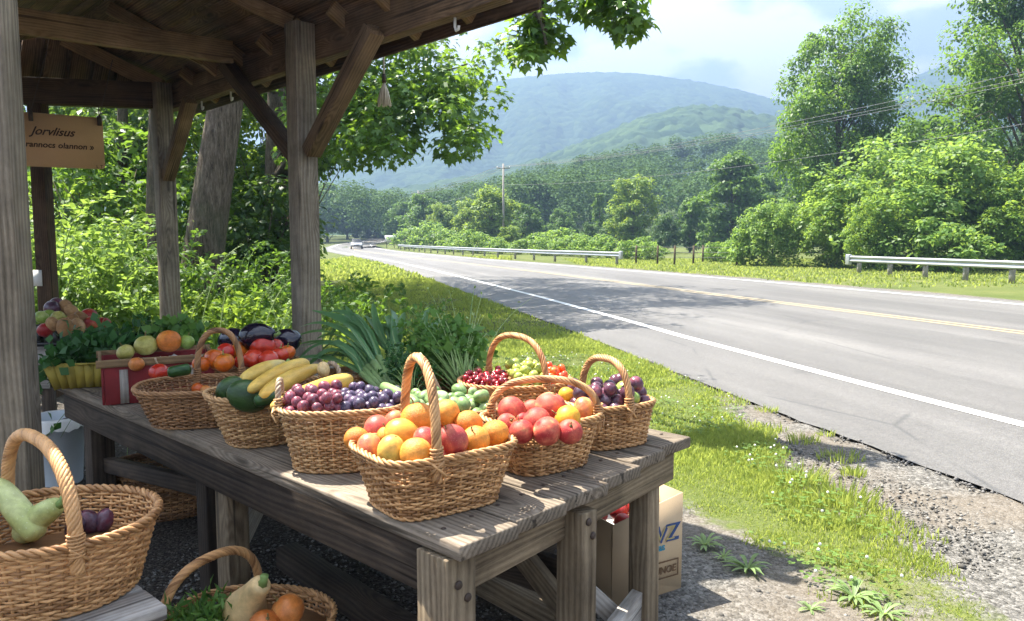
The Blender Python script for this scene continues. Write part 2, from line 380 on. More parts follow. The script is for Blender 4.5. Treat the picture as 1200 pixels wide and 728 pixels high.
def make_ground():
    def axis(lo, hi, n, s, c=0):
        a = math.asinh((lo - c) / s); b = math.asinh((hi - c) / s)
        return c + s * np.sinh(np.linspace(a, b, n))
    X = axis(-1800, 1800, 340, 3.0, 0.3); Y = axis(-300, 2200, 300, 3.2, 4.0)
    gx, gy = np.meshgrid(X, Y); x = gx.ravel(); y = gy.ravel()
    z = hz(x, y).copy()
    rd = (x > Lx(y) - 0.02) & (x < Rx(y) + 0.02) & (y < 395) & (y > -58)
    bumpz = np.array([mnoise.noise((a * 0.8, b * 0.8, 0)) for a, b in zip(x, y)]) * 0.03
    fade = np.clip(np.minimum(np.abs(x - Lx(y)), np.abs(x - Rx(y))) / 0.8, 0, 1)
    g, stand = masks(x, y)
    z = z + np.where(rd, -0.03, bumpz * fade - 0.012 * (g < 0) * (stand < 0) * fade)
    # the verge falls a little from the field side of the road
    n, m = len(X), len(Y)
    i = np.arange(m - 1)[:, None]; j = np.arange(n - 1)[None, :]
    F = np.stack([i * n + j, i * n + j + 1, (i + 1) * n + j + 1, (i + 1) * n + j], -1).reshape(-1, 4)
    mb = MB(); mb.add(np.c_[x, y, z], F)
    mat = NT('ground_cover'); P = mat.n('ShaderNodeNewGeometry').outputs['Position']
    ga = mat.attr('grassy').outputs['Fac']; sa = mat.attr('soil').outputs['Fac']
    nb = mat.noise(P, 1.7, 5, 0.65); ns = mat.noise(P, 9.0, 3, 0.6)
    gm = mat.mr(mat.math('ADD', ga, mat.math('ADD', mat.math('MULTIPLY', mat.math('SUBTRACT', nb, 0.5), 0.6), mat.math('MULTIPLY', mat.math('SUBTRACT', ns, 0.5), 0.5))), 0.06, 0.24)
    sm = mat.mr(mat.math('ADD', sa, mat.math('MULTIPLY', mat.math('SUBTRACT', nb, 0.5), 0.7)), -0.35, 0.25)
    # lawn
    nf = mat.noise(P, 45.0, 3, 0.7); nl = mat.noise(P, 0.35, 3, 0.6)
    gc = mat.ramp(mat.math('ADD', mat.math('MULTIPLY', nf, 0.45), mat.math('MULTIPLY', nl, 0.6)), [(0.3, (0.045, 0.062, 0.015)), (0.52, (0.085, 0.108, 0.028)), (0.72, (0.15, 0.145, 0.055))])
    # gravel
    v1 = mat.n('ShaderNodeTexVoronoi'); v1.inputs['Scale'].default_value = 46; mat.l(P, v1.inputs['Vector'])
    v2 = mat.n('ShaderNodeTexVoronoi'); v2.inputs['Scale'].default_value = 105; mat.l(P, v2.inputs['Vector'])
    sep = mat.n('ShaderNodeSeparateColor'); mat.l(v1.outputs['Color'], sep.inputs[0]); sep2 = mat.n('ShaderNodeSeparateColor'); mat.l(v2.outputs['Color'], sep2.inputs[0])
    gr = mat.ramp(mat.math('ADD', mat.math('MULTIPLY', sep.outputs[0], 0.5), mat.math('MULTIPLY', sep2.outputs[1], 0.5)), [(0.1, (0.045, 0.043, 0.039)), (0.45, (0.105, 0.10, 0.091)), (0.9, (0.21, 0.20, 0.185))])
    dust = mat.mr(mat.noise(P, 1.1, 3, 0.6), 0.45, 0.62)
    gr = mat.mix(mat.math('MULTIPLY', dust, 0.55), gr, (0.145, 0.118, 0.088))
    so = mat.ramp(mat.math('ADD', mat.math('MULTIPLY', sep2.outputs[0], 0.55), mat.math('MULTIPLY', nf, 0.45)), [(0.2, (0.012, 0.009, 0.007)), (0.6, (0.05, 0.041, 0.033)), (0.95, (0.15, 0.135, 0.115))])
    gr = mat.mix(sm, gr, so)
    c = mat.mix(gm, gr, gc)
    hb = mat.math('SUBTRACT', mat.math('MULTIPLY', mat.math('SUBTRACT', 1.0, v1.outputs['Distance']), 0.7), mat.math('MULTIPLY', v2.outputs['Distance'], 0.5))
    mt = mat.done(mat.bsdf(c, 0.92, 0.15, mat.bump(mat.math('ADD', hb, nf), 0.7, 0.012)))
    o = mb.build('ground', mt, smooth=True, g=False); o['kind'] = 'structure'
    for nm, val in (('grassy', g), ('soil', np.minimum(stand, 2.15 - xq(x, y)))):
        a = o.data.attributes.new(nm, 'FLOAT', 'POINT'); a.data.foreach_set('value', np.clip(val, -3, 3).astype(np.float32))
from mathutils import noise as mnoise
make_ground()

def strip(name, mat, fa, fb, y0, y1, dz, step=0.5, sub=1, kind='structure', jag=0.0):
    ys = np.arange(y0, y1 + step, step); a = fa(ys); b = fb(ys); n = len(ys)
    if jag:
        a = a + np.array([mnoise.noise((0, v * 2.3, 1)) * jag + mnoise.noise((3, v * 9, 1)) * jag * .6 for v in ys])
    V = []
    for k in range(sub + 1):
        x = a + (b - a) * k / sub; V.append(np.c_[x, ys, hz(x, ys) + dz])
    V = np.concatenate(V); i = np.arange(n - 1)
    F = np.concatenate([np.stack([k * n + i, (k + 1) * n + i, (k + 1) * n + i + 1, k * n + i + 1], 1) for k in range(sub)])
    mb = MB(); mb.add(V, F); o = mb.build(name, mat, g=False)
    if kind: o['kind'] = kind
    return o

am = NT('sun_bleached_asphalt'); P = am.n('ShaderNodeNewGeometry').outputs['Position']
v = am.n('ShaderNodeTexVoronoi'); v.inputs['Scale'].default_value = 130; am.l(P, v.inputs['Vector'])
sp = am.n('ShaderNodeSeparateColor'); am.l(v.outputs['Color'], sp.inputs[0])
big = am.noise(am.mapv(P, (0.5, 0.12, 1)), 1.0, 4, 0.6)
f = am.math('ADD', am.math('MULTIPLY', sp.outputs[0], 0.35), am.math('ADD', am.math('MULTIPLY', big, 0.5), am.math('MULTIPLY', am.noise(P, 14, 3), 0.25)))
c = am.ramp(f, [(0.25, (0.068, 0.064, 0.062)), (0.55, (0.112, 0.107, 0.103)), (0.85, (0.185, 0.178, 0.168))])
sxy = am.n('ShaderNodeSeparateXYZ'); am.l(P, sxy.inputs[0]); cxy = am.n('ShaderNodeCombineXYZ'); am.l(am.math('ADD', sxy.outputs[0], am.math('MULTIPLY', sxy.outputs[1], 0.26)), cxy.inputs[0]); am.l(am.math('MULTIPLY', sxy.outputs[1], 0.02), cxy.inputs[1])
trk = am.mr(am.noise(cxy.outputs[0], 1.1, 3, 0.6), 0.4, 0.65, 0.78, 1.1)
c = am.mix(1.0, c, trk, 'MULTIPLY')
stn = am.mr(am.noise(am.mapv(P, (1.4, 0.5, 1), (7, 2, 0)), 1.0, 5, 0.7), 0.60, 0.72, 0, 0.55)
c = am.mix(stn, c, (0.06, 0.057, 0.055))
crk = am.mr(am.voro(am.mapv(P, (0.35, 0.22, 1)), 1.0, 'Distance', 'DISTANCE_TO_EDGE'), 0.0, 0.010, 0.7, 0)
crk = am.math('MULTIPLY', crk, am.mr(am.noise(P, 0.5, 2), 0.50, 0.58))
c = am.mix(crk, c, (0.05, 0.05, 0.05))
M['asphalt'] = am.done(am.bsdf(c, 0.62, 0.45, am.bump(v.outputs['Distance'], 0.5, 0.004)))
strip('road', M['asphalt'], Lx, Rx, -55, 390, 0.0, 0.25, 6, jag=0.05)
def paint(name, c, wear=0.5):
    m = NT(name); P = m.n('ShaderNodeNewGeometry').outputs['Position']
    n = m.noise(P, 38, 4, 0.7); w = m.mr(m.math('ADD', n, m.math('MULTIPLY', m.noise(P, 2.0, 3), 0.35)), 0.74, 0.86, 0, wear)
    return m.done(m.bsdf(m.mix(w, c, (0.16, 0.155, 0.15)), 0.6, 0.3))
M['white_paint'] = paint('white_road_paint', (0.72, 0.72, 0.70), 0.75)
M['yellow_paint'] = paint('faded_yellow_paint', (0.34, 0.275, 0.17), 0.95)
def wl(y): return Lx(y) + np.interp(y, [0, 6, 12, 20, 29, 60, 150], [1.75, 1.72, 1.5, 1.62, 1.5, 1.2, 0.8])
strip('near_edge_line', M['white_paint'], lambda y: wl(y) - 0.085, lambda y: wl(y) + 0.085, -20, 200, 0.005)
def wr(y): return Rx(y) - np.interp(y, [0, 40, 150], [0.75, 0.75, 0.5])
strip('far_edge_line', M['white_paint'], lambda y: wr(y) - 0.08, lambda y: wr(y) + 0.08, -20, 200, 0.005)
def cl(y): return Lx(y) + (Rx(y) - Lx(y)) * np.interp(y, [0, 12, 22, 60], [0.57, 0.555, 0.52, 0.5])
strip('yellow_line', M['yellow_paint'], lambda y: cl(y) - 0.22, lambda y: cl(y) - 0.09, -20, 200, 0.005)
strip('yellow_line', M['yellow_paint'], lambda y: cl(y) + 0.07, lambda y: cl(y) + 0.20, -20, 200, 0.005)

# crumbled asphalt edge beside the gravel
def edge_crumbs():
    rng = np.random.default_rng(3); mb = MB()
    for y in np.arange(1.5, 12, 0.03):
        x = float(Lx(y)) + rng.normal(-0.015, 0.025); r = rng.uniform(0.006, 0.02)
        t = rng.uniform(0, 6.28, 6); 
        V = rng.normal(0, 1, (6, 3)); V = np.array([[1, 0, 0], [-1, 0, 0], [0, 1, 0], [0, -1, 0], [0, 0, .8], [0, 0, -.8]]) * r * rng.uniform(.6, 1.3, (6, 1)) + [x, y, rng.uniform(-0.015, 0.001)]
        mb.add(V, np.array([[0, 2, 4], [2, 1, 4], [1, 3, 4], [3, 0, 4], [2, 0, 5], [1, 2, 5], [3, 1, 5], [0, 3, 5]]))
    o = mb.build('gravel', M['asphalt'], g=False)
    tag(o, 'dark crumbled asphalt grit along the near edge of the road', 'gravel', kind='stuff')
edge_crumbs()

def stones():
    rng = np.random.default_rng(8); mb = MB(); n = 0
    oct_ = np.array([[1, 0, 0], [-1, 0, 0], [0, 1, 0], [0, -1, 0], [0, 0, .7], [0, 0, -.7]])
    OF = np.array([[0, 2, 4], [2, 1, 4], [1, 3, 4], [3, 0, 4], [2, 0, 5], [1, 2, 5], [3, 1, 5], [0, 3, 5]])
    xs = rng.uniform(-3.2, 3.2, 60000); ys = 2.0 + rng.random(60000) ** 1.5 * 6.5
    g, st = masks(xs, ys)
    ok = (g < -0.02) & (xs < Lx(ys) - 0.03) & (np.abs(xs) < ys * 0.75)
    for x, y, s in zip(xs[ok], ys[ok], st[ok]):
        r = rng.gamma(2.2, 0.0018) + 0.003
        if rng.random() < 0.008: r *= 1.7
        V = oct_ * r * rng.uniform(.6, 1.35, (6, 1)); a = rng.uniform(0, 6.28)
        c_, s_ = math.cos(a), math.sin(a); V = V @ np.array([[c_, s_, 0], [-s_, c_, 0], [0, 0, 1]])
        V += [x, y, -0.012 * (s < 0) + r * 0.25]
        mb.add(V, OF); n += 1
    m = NT('grey_gravel_stones'); rd = m.n('ShaderNodeNewGeometry').outputs['Random Per Island']
    c = m.ramp(rd, [(0.0, (0.05, 0.047, 0.043)), (0.35, (0.10, 0.095, 0.086)), (0.75, (0.16, 0.153, 0.14)), (1.0, (0.26, 0.25, 0.23))])
    o = mb.build('gravel_stones', m.done(m.bsdf(c, 0.85, 0.2)), g=False)
    tag(o, 'loose grey gravel stones on the road shoulder and yard', 'gravel', kind='stuff')
stones()

# ---------------------------------------------------------------- mountains and the wooded hill
def fbm(x, y, z=0, o=5, s=1.0):
    return mnoise.fractal((x * s, y * s, z), 0.9, 2.1, o)
def ridge(name, prof, d0, dc, d1, na, nd, mat, canopy, spur, seed, pxr):
    px = np.linspace(pxr[0], pxr[1], na); py = np.interp(px, [p[0] for p in prof], [p[1] for p in prof])
    py = _smooth(py, 9)
    ds = np.concatenate([np.linspace(d0, dc, nd), np.linspace(dc, d1, 8)[1:]])
    V = []
    for a, b in zip(px, py):
        k = (a - 600) / FPX; hc = CAMZ + aty(a, b, 1.0).z * dc - CAMZ * dc
        for d in ds:
            if d <= dc: t = (d - d0) / (dc - d0); h = (t * t * (3 - 2 * t)) * 0.55 + 0.45 * t
            else: t = (d - dc) / (d1 - dc); h = 1 - t * t * 0.9
            x = k * d
            sp_ = mnoise.fractal((x / spur + seed, d / (spur * 2.6), seed), 0.8, 2.0, 4)
            w = (h * (1 - h) * 4) ** 1.8 if d <= dc else 0.0
            z = hc * (h + 0.19 * sp_ * w)
            z += canopy * (mnoise.noise((x / (canopy * 2.2), d / (canopy * 3.0), seed)) + 0.7 * mnoise.noise((x / canopy / 1.1, d / canopy / 1.5, seed + 4)))
            V.append((x, d, max(z, -3)))
    n = len(ds); i = np.arange(na - 1)[:, None]; j = np.arange(n - 1)[None, :]
    F = np.stack([i * n + j, (i + 1) * n + j, (i + 1) * n + j + 1, i * n + j + 1], -1).reshape(-1, 4)
    mb = MB(); mb.add(np.array(V), F); o = mb.build(name, mat, smooth=True, g=False); o['kind'] = 'structure'
    return o
def forestm(name, cell, c1, c2):
    m = NT(name); P = m.n('ShaderNodeNewGeometry').outputs['Position']
    v = m.n('ShaderNodeTexVoronoi'); v.inputs['Scale'].default_value = 1 / cell; m.l(P, v.inputs['Vector'])
    s = m.n('ShaderNodeSeparateColor'); m.l(v.outputs['Color'], s.inputs[0])
    f = m.math('ADD', m.math('MULTIPLY', s.outputs[0], 0.5), m.math('MULTIPLY', m.noise(P, 0.02, 4), 0.6))
    c = m.ramp(f, [(0.3, c1), (0.8, c2)])
    return m.done(m.bsdf(c, 0.9, 0.1, m.bump(m.math('SUBTRACT', 1.0, v.outputs['Distance']), 0.6, cell * 0.5)))
M['mtn'] = forestm('mountain_forest', 9.0, (0.018, 0.042, 0.018), (0.05, 0.085, 0.03))
ridge('mountain', [(-300, 190), (0, 185), (300, 172), (440, 146), (500, 122), (560, 100), (600, 93), (640, 88), (690, 85), (740, 86), (800, 94), (850, 103), (910, 120), (985, 128), (1030, 108), (1060, 90), (1105, 73), (1180, 66), (1300, 80), (1500, 120)],
      620, 1250, 1600, 420, 110, M['mtn'], 2.6, 170.0, 3.1, (-300, 1500))
ridge('mountain', [(-300, 240), (300, 236), (440, 226), (500, 216), (560, 206), (620, 190), (680, 168), (740, 142), (790, 126), (830, 123), (880, 133), (940, 148), (1050, 160), (1200, 150), (1500, 180)],
      320, 560, 760, 420, 90, M['mtn'], 2.4, 120.0, 8.4, (-300, 1500))
HILLPROF = [(-400, 296), (300, 296), (480, 286), (540, 270), (600, 248), (640, 240), (680, 232), (720, 223), (760, 215), (800, 208), (850, 204), (900, 206), (1000, 202), (1100, 196), (1300, 190), (1600, 200)]
M['hill'] = plain('woodland_floor', (0.05, 0.075, 0.025), 0.95, 0.1, sc=0.1)
ridge('hill', HILLPROF, 125, 240, 330, 120, 26, M['hill'], 0.6, 60, 5.5, (-400, 1600))
def hillz(px, d):
    k = (px - 600) / FPX; py = np.interp(px, [p[0] for p in HILLPROF], [p[1] for p in HILLPROF])
    hc = CAMZ + aty(px, py, 1.0).z * 240 - CAMZ * 240
    t = min(1, max(0, (d - 125) / 115)); h = (t * t * (3 - 2 * t)) * 0.55 + 0.45 * t
    return max(hc * h, float(hz(0, d)))

# ---------------------------------------------------------------- the air
def haze():
    mb = MB(); mb.box((0, 900, 150), (4200, 2800, 340))
    m = NT('summer_haze'); v = m.n('ShaderNodeVolumePrincipled')
    v.inputs['Color'].default_value = (0.225, 0.335, 0.53, 1); v.inputs['Density'].default_value = 0.00125; v.inputs['Anisotropy'].default_value = 0.35
    m.l(v.outputs[0], m.out.inputs['Volume'])
    o = mb.build('haze', m.m, g=False); o['kind'] = 'stuff'; o['label'] = 'pale blue summer haze over the valley'; o['category'] = 'haze'
haze()
# ================================================================ THE FARM STAND
def onplane(px, py, P0, n):
    dx = (px - 600) / FPX; dz = (364 - py) / FPX
    d = Vector((dx, math.cos(PITCH) + dz * math.sin(PITCH), -math.sin(PITCH) + dz * math.cos(PITCH)))
    C = Vector((0, 0, CAMZ)); t = (Vector(P0) - C).dot(n) / d.dot(n); return C + d * t
HB = 2.75
A2 = at(190, 127, HB); A3 = at(352, 71, HB)
DA = (A3 - A2).normalized(); NA = Vector((-DA.y, DA.x, 0))          # NA points out to the road
if NA.x < 0: NA = -NA
FL = at(44, 122, HB); LP = at(16, 600, 0.45); LP.z = 0
def tlen(p, t): return (t - xt(p.x, p.y)) / xt(DA.x, DA.y)
NE = A3 + DA * tlen(A3, 2.93)                                       # near end of the front header
stand = wthing('farm_stand', 'open timber roadside stand with board roof on square posts', 'stand', (A3.x, A3.y, 0))
def post(p, w, top, m, ax=None):
    ax = ax or (DA, NA, Vector((0, 0, 1)))
    b = MB(); b.box((p[0], p[1], top / 2 - 0.02), (w, w, top + 0.04), ax); return b.build('post', m, stand, bevel=0.006)
post(A2, 0.155, 2.98, M['post']); post(A3, 0.155, 3.0, M['post'])
post(FL, 0.13, 2.75, M['beam_dark'], (Vector((1, 0, 0)), Vector((0, 1, 0)), Vector((0, 0, 1))))
pl = post(LP, 0.175, 2.7, M['grey_post'], (Vector((0.97, 0.24, 0)), Vector((-0.24, 0.97, 0)), Vector((0, 0, 1))))
pl['label'] = 'thick grey cracked post nearest the viewer'
b = MB(); off = NA * 0.125; Z = Vector((0, 0, 1))
b.beam(A2 - DA * 0.22 + off + Z * 0.115, NE + off + Z * 0.115, 0.09, 0.23); b.build('beam', M['beam'], stand, bevel=0.004)
FL2 = A2 + (FL - A2).normalized() * 2.5
b = MB(); b.beam(A2 + Vector((-0.08, 0, 0.115)), FL2 + Z * 0.115, 0.10, 0.24); b.build('beam', M['beam_dark'], stand, bevel=0.004)
b = MB(); b.beam((LP.x, LP.y, 2.62), FL2 + Vector((0, 0, -0.08)), 0.09, 0.18); b.build('beam', M['beam_dark'], stand, bevel=0.004)
b = MB(); p0 = at(272, 62, 2.99); p1 = at(-90, 8, 2.99); b.beam(p0, p1, 0.07, 0.17); b.build('beam', M['beam_tan'], stand, bevel=0.004)
# knee braces
for (a0, a1, m, w) in (((346, 182), (268, 80), M['beam_dark'], 0.09), ((366, 176), (434, 44), M['beam'], 0.10), ((197, 207), (221, 124), M['beam'], 0.09)):
    b = MB(); q0 = onplane(*a0, A3, NA); q1 = onplane(*a1, A3, NA); e = (q1 - q0).normalized()
    b.beam(q0 - e * 0.02 , q1 + e * 0.06, w, 0.11, up=NA); b.build('brace', m, stand, bevel=0.004)
# roof: ridge parallel to the front header, hipped at the far end
APEX = at(75, 38, 3.44)
RE = APEX + DA * (tlen(APEX, 3.75))  # ridge stopped short out of view so the sun reaches the table
EV = 0.35                                                            # eave beyond the header
sl = (APEX.z - 2.98) / max(0.3, (A2 - APEX).dot(NA))
zE = 2.98 - sl * EV * 0.55
C0 = A2 - DA * 0.5 + NA * EV; C0.z = zE; C1 = NE + NA * EV + DA * 0.02; C1.z = zE
UPS = (APEX - C0); 
rng = np.random.default_rng(4)
def roofplane(pa, pb, ta, tb, n, mat, th=0.022, down=0.0):
    """boards laid side by side from the eave pa-pb up to the ridge ta-tb"""
    b = MB()
    nrm = (Vector(pb) - Vector(pa)).cross(Vector(ta) - Vector(pa)).normalized()
    if nrm.z < 0: nrm = -nrm
    for i in range(n):
        v = (i + 0.5) / n
        s0 = Vector(pa).lerp(Vector(ta), v); s1 = Vector(pb).lerp(Vector(tb), v)
        wv = ((Vector(tb) - Vector(pb)).length / n) * rng.uniform(0.9, 0.985)
        d = (s1 - s0).normalized()
        s0 = s0 + nrm * (0.02 + rng.uniform(0, 0.012)); s1 = s1 + nrm * (0.02 + rng.uniform(0, 0.012)) + d * rng.uniform(-0.05, 0.05)
        b.beam(s0, s1, wv, th, up=nrm)
    return b.build('roof', mat, stand)
roofplane(C0, C1, APEX, RE, 11, M['roofboard'])
# back slope, drawn out of view past the rear posts to shade the bench
B0 = FL2 + Vector((-0.8, -0.4, -0.2)); B1 = LP + (FL2 - LP).normalized() * -0.4 + Vector((-0.62, -0.5, 0)); B1.z = 2.55 
roofplane(B0, B1, APEX, RE, 12, M['roofboard'])
# far hip slope: boards run up the slope
b = MB(); F0 = C0.copy(); F1 = FL2 + Vector((-0.3, 0.35, 0)); F1.z = zE
for i in range(13):
    w = (i + 0.5) / 13; bot = F0.lerp(F1, w)
    k = w / 0.42 if w < 0.42 else (1 - w) / 0.58
    top = F0.lerp(APEX, min(1, k)) if w < 0.42 else F1.lerp(APEX, min(1, k))
    if (top - bot).length < 0.15: continue
    b.beam(bot + Z * 0.02, top + Z * 0.03, (F1 - F0).length / 13 * 0.95, 0.022)
b.build('roof', M['roofboard'], stand)
# shingle skin over the boards keeps the sun out of the gaps
sk = MB()
for (pa, pb, ta, tb) in ((C0, C1, APEX, RE), (B0, B1, APEX, RE), (F0, F1, APEX, APEX)):
    V = [Vector(q) + Z * h for h in (0.065, 0.085) for q in (pa, pb, tb, ta)]
    V = [list(q) for q in V]; sk.add(V, np.array([[0, 1, 2, 3], [4, 7, 6, 5], [0, 4, 5, 1], [1, 5, 6, 2], [2, 6, 7, 3], [3, 7, 4, 0]]))
sk.build('roof_cover', M['beam_dark'], stand)
# hip rafter, common rafters and their tails beyond the header
b = MB(); b.beam(A2 + Z * 0.2, APEX - Z * 0.06, 0.07, 0.14); b.build('rafter', M['beam_tan'], stand, bevel=0.003)
L = (NE - A2).length; k = 0
for s in np.arange(0.55, L, 0.52):
    e = A2 + DA * s
    tail0 = e + NA * (EV - 0.03); tail0.z = zE - 0.045
    fr = s / L; inner = APEX.lerp(RE, max(0.02, min(0.98, (s + 0.5) / (L + 0.5)))); inner.z -= 0.06
    mid = e.lerp(inner, 0.015); mid.z = tail0.z + (APEX.z - zE) * ((EV + 0.02) / ((A2 - APEX).dot(NA) + EV))
    b = MB()
    b.beam(tail0, mid, 0.05, 0.10)
    if k in (1, 4): b.beam(mid, inner, 0.05, 0.10)
    b.build('rafter', M['beam_tan'], stand, bevel=0.003); k += 1
b = MB(); b.beam(C0 - Z * 0.035, C1 - Z * 0.035, 0.025, 0.13); b.build('fascia', M['beam_dark'], stand)

# small hooks under the header
def hook(px, py):
    p = onplane(px, py, A3 + off, NA); p.z = HB
    m = MB(); m.tube([p + Z * 0.01, p - Z * 0.05, p - Z * 0.075 + DA * 0.01, p - Z * 0.07 + DA * 0.03, p - Z * 0.05 + DA * 0.035], 0.008, 6)
    o = m.build('hook', M['white_plastic'], origin=p, smooth=True); return o
M['white_plastic'] = plain('white_plastic', (0.70, 0.70, 0.68), 0.4, 0.4, var=0.08)
M['cord'] = plain('cream_cord', (0.62, 0.56, 0.45), 0.8, 0.2)
for px, py, lab in ((236, 112, 'small white hook under the beam, beside the far post brace'), (270, 98, 'small white hook under the beam, next to the dark brace'), (533, 2, 'small white hook under the eave, at the top edge of the roof')):
    tag(hook(px, py), lab, 'hook', 'white hooks under the beam')
# tassel
tp = onplane(450, 92, A3 + off + NA * 0.25, NA)
t = wthing('hanging_tassel', 'cream cord tassel hanging from the roof edge', 'tassel', tp)
b = MB(); top = Vector((tp.x, tp.y, 2.80)); b.tube([top, tp], 0.006, 6); b.build('cord', M['cord'], t)
b = MB(); b.tube([tp + Z * 0.03, tp - Z * 0.03], [0.013, 0.015], 8); b.build('knot', M['nail'], t)
b = MB()
for i in range(40):
    a = rng.uniform(0, 6.28); r = rng.uniform(0.01, 0.05)
    b.tube([tp - Z * 0.02, tp + Vector((math.cos(a) * r * .6, math.sin(a) * r * .6, -0.09)), tp + Vector((math.cos(a) * r, math.sin(a) * r, -0.165 - rng.uniform(0, .03)))], 0.0045, 4)
b.build('fringe', M['cord'], t)

# cardboard sign hung under the end beam
cardm = plain('brown_cardboard', (0.50, 0.31, 0.16), 0.85, 0.2, var=0.10, sc=3)
M['card'] = cardm
ink = plain('black_marker', (0.055, 0.032, 0.028), 0.8, 0.1, var=0.05)
sc_ = aty(78, 166, 6.0)
sg = wthing('cardboard_sign', 'brown cardboard sign with handwriting clipped under the roof', 'sign', sc_)
ex = (aty(121, 168, 6.15) - aty(35, 163, 5.85)); wd = ex.length; ex.normalize(); ez = Vector((0.0, 0.0, 1)); ez = (ez - ex * ez.dot(ex)).normalized(); ey = ez.cross(ex)
hh = 0.40; ww = wd + 0.1
poly = []
for cx_, cz_, a0 in ((ww / 2 - .03, hh / 2 - .03, 0), (-ww / 2 + .03, hh / 2 - .03, 90), (-ww / 2 + .03, -hh / 2 + .03, 180), (ww / 2 - .03, -hh / 2 + .03, 270)):
    for q in range(4): poly.append((cx_ + .03 * math.cos(R(a0 + 30 * q)), cz_ + .03 * math.sin(R(a0 + 30 * q))))
b = MB(); n = len(poly)
V = [list(sc_ + ex * (x - 0.04) + ez * z + ey * d) for d in (-0.004, 0.004) for x, z in poly]
i = np.arange(n); b.add(V, [np.stack([i, (i + 1) % n, (i + 1) % n + n, i + n], 1), np.array([list(range(n))[::-1], [n + q for q in range(n)]])])
b.build('panel', cardm, sg)
rot = Matrix((ex, ez, -ey)).transposed() if False else Matrix([[ex[i], ez[i], -ey[i]] for i in range(3)])
def lettering(txt, pos, size, shear, parent, m, rotm, org, name='lettering', bold=0.0):
    c = bpy.data.curves.new(name, 'FONT'); c.body = txt; c.size = size; c.shear = shear; c.extrude = 0.0006; c.offset = bold
    c.materials.append(m); o = bpy.data.objects.new(name, c); COL.objects.link(o); o.parent = parent
    me = bpy.data.meshes.new_from_object(o.evaluated_get(bpy.context.evaluated_depsgraph_get())); me.name = name
    bpy.data.objects.remove(o); o = bpy.data.objects.new(name, me); COL.objects.link(o); o.parent = parent
    if not me.materials: me.materials.append(m)
    o.matrix_local = Matrix.Translation(Vector(pos) - Vector(org)) @ rotm.to_4x4(); return o
fr = sc_ - ey * 0.0 
side = -ey if (-ey).y < 0 else ey
rot = Matrix([[ex[i], ez[i], side[i]] for i in range(3)])
def sp(px, py): return sc_ + ex * ((px - 78) / FPX * 6.0) + ez * (-(py - 166) / FPX * 6.0) + side * 0.0055
lettering('Jorvlisus', sp(43, 160), 0.085, 0.45, sg, ink, rot, sc_, bold=0.0014)
lettering('rannocs olannon \u00bb', sp(37.0, 174), 0.061, 0.15, sg, ink, rot, sc_, bold=0.001)
lettering('L T', sp(107, 195), 0.035, 0.0, sg, ink, rot, sc_)
for px in (44, 113):
    q = sp(px, 140); b = MB(); b.box(q + Z * 0.0 + side * 0.004, (0.028, 0.03, 0.075), (ex, ey, ez)); 
    b.tube([q + Z * 0.03, Vector((q.x, q.y, 2.2))] if False else [q + Z * 0.03, q + Z * 0.12], 0.004, 5)
    b.build('clip', M['nail'], sg)
for px in (44, 113):
    b = MB(); q = sp(px, 137); b.tube([q, Vector((q.x, q.y + 0.25, 2.95))], 0.0035, 5); b.build('cord', M['nail'], sg)
# paper note on the rear post
q = FL + Vector((-0.02, -0.072, -1.05)); q = onplane(43, 326, q, Vector((0, 1, 0)))
b = MB(); b.box(q, (0.10, 0.004, 0.15)); tag(b.build('paper_note', M['white_plastic'], origin=q), 'small white paper note pinned to the rear post', 'note')

# ================================================================ TABLES AND BENCH
TZ = 0.75
K1 = at(533, 640, TZ); K2 = at(809, 511, TZ); K3 = at(63, 448, TZ)
tu = (K3 - K1); TL = tu.length; tu.normalize(); tw = (K2 - K1); TW = tw.length; tw.normalize()
tq = Vector((-tu.y, tu.x, 0)); tq = tq if tq.dot(tw) > 0 else -tq
table = wthing('market_table', 'long weathered plank table covered with produce baskets', 'table', ((K1 + K2) / 2) * 1.0 - Z * TZ)
PT = 0.042
def tp_(a, c, z): p = K1 + tu * a + tw * c; p.z = z; return p
b = MB(); NP = 6; wp = TW * tw.dot(tq) / NP
for i in range(NP):
    c = (i + 0.5) / NP * TW; st = rng.uniform(-0.02, 0.03)
    s = tp_(-0.02 + st, c, TZ - PT / 2); e = tp_(TL + rng.uniform(-0.03, 0.03), c, TZ - PT / 2)
    b.beam(s, e, wp - 0.012, PT)
o = b.build('tabletop', M['plank'], table, bevel=0.006)
for i in range(NP):
    for a in (0.10, 1.6, TL - 0.1):
        for dc in (0.25, 0.75):
            p = tp_(a, (i + dc) / NP * TW, TZ + 0.001)
            b = MB(); b.lathe([(0.0075, 0), (0.006, 0.002), (0.001, 0.0025)], 8, p); b.build('nail', M['nail'], table)
def apron(p0, p1, m, h=0.12, w=0.04): b = MB(); b.beam(p0, p1, w, h); return b.build('apron', m, table, bevel=0.003)
za = TZ - PT - 0.062
apron(tp_(0.06, 0.04, za), tp_(0.06, TW - 0.06, za), M['leg'])
apron(tp_(0.10, 0.05, za - 0.01), tp_(TL - 0.05, 0.05, za - 0.01), M['darkleg'], 0.14)
apron(tp_(0.10, TW - 0.07, za - 0.01), tp_(TL - 0.05, TW - 0.07, za - 0.01), M['darkleg'], 0.13)
apron(tp_(TL - 0.06, 0.08, za), tp_(TL - 0.06, TW - 0.1, za), M['darkleg'])
def leg(p0, p1, w, d, m):
    b = MB(); b.beam(p0, p1, w, d, up=tu); return b.build('leg', m, table, bevel=0.004)
def tleg(a, c, m, top=TZ - PT - 0.002, foot=None, w=0.09, d=0.10):
    p1 = tp_(a, c, top); p0 = tp_(a, c, -0.03) if foot is None else foot; return leg(p0, p1, w, d, m)
tleg(0.085, 0.05, M['leg'], TZ - PT - 0.006, w=0.10, d=0.12)
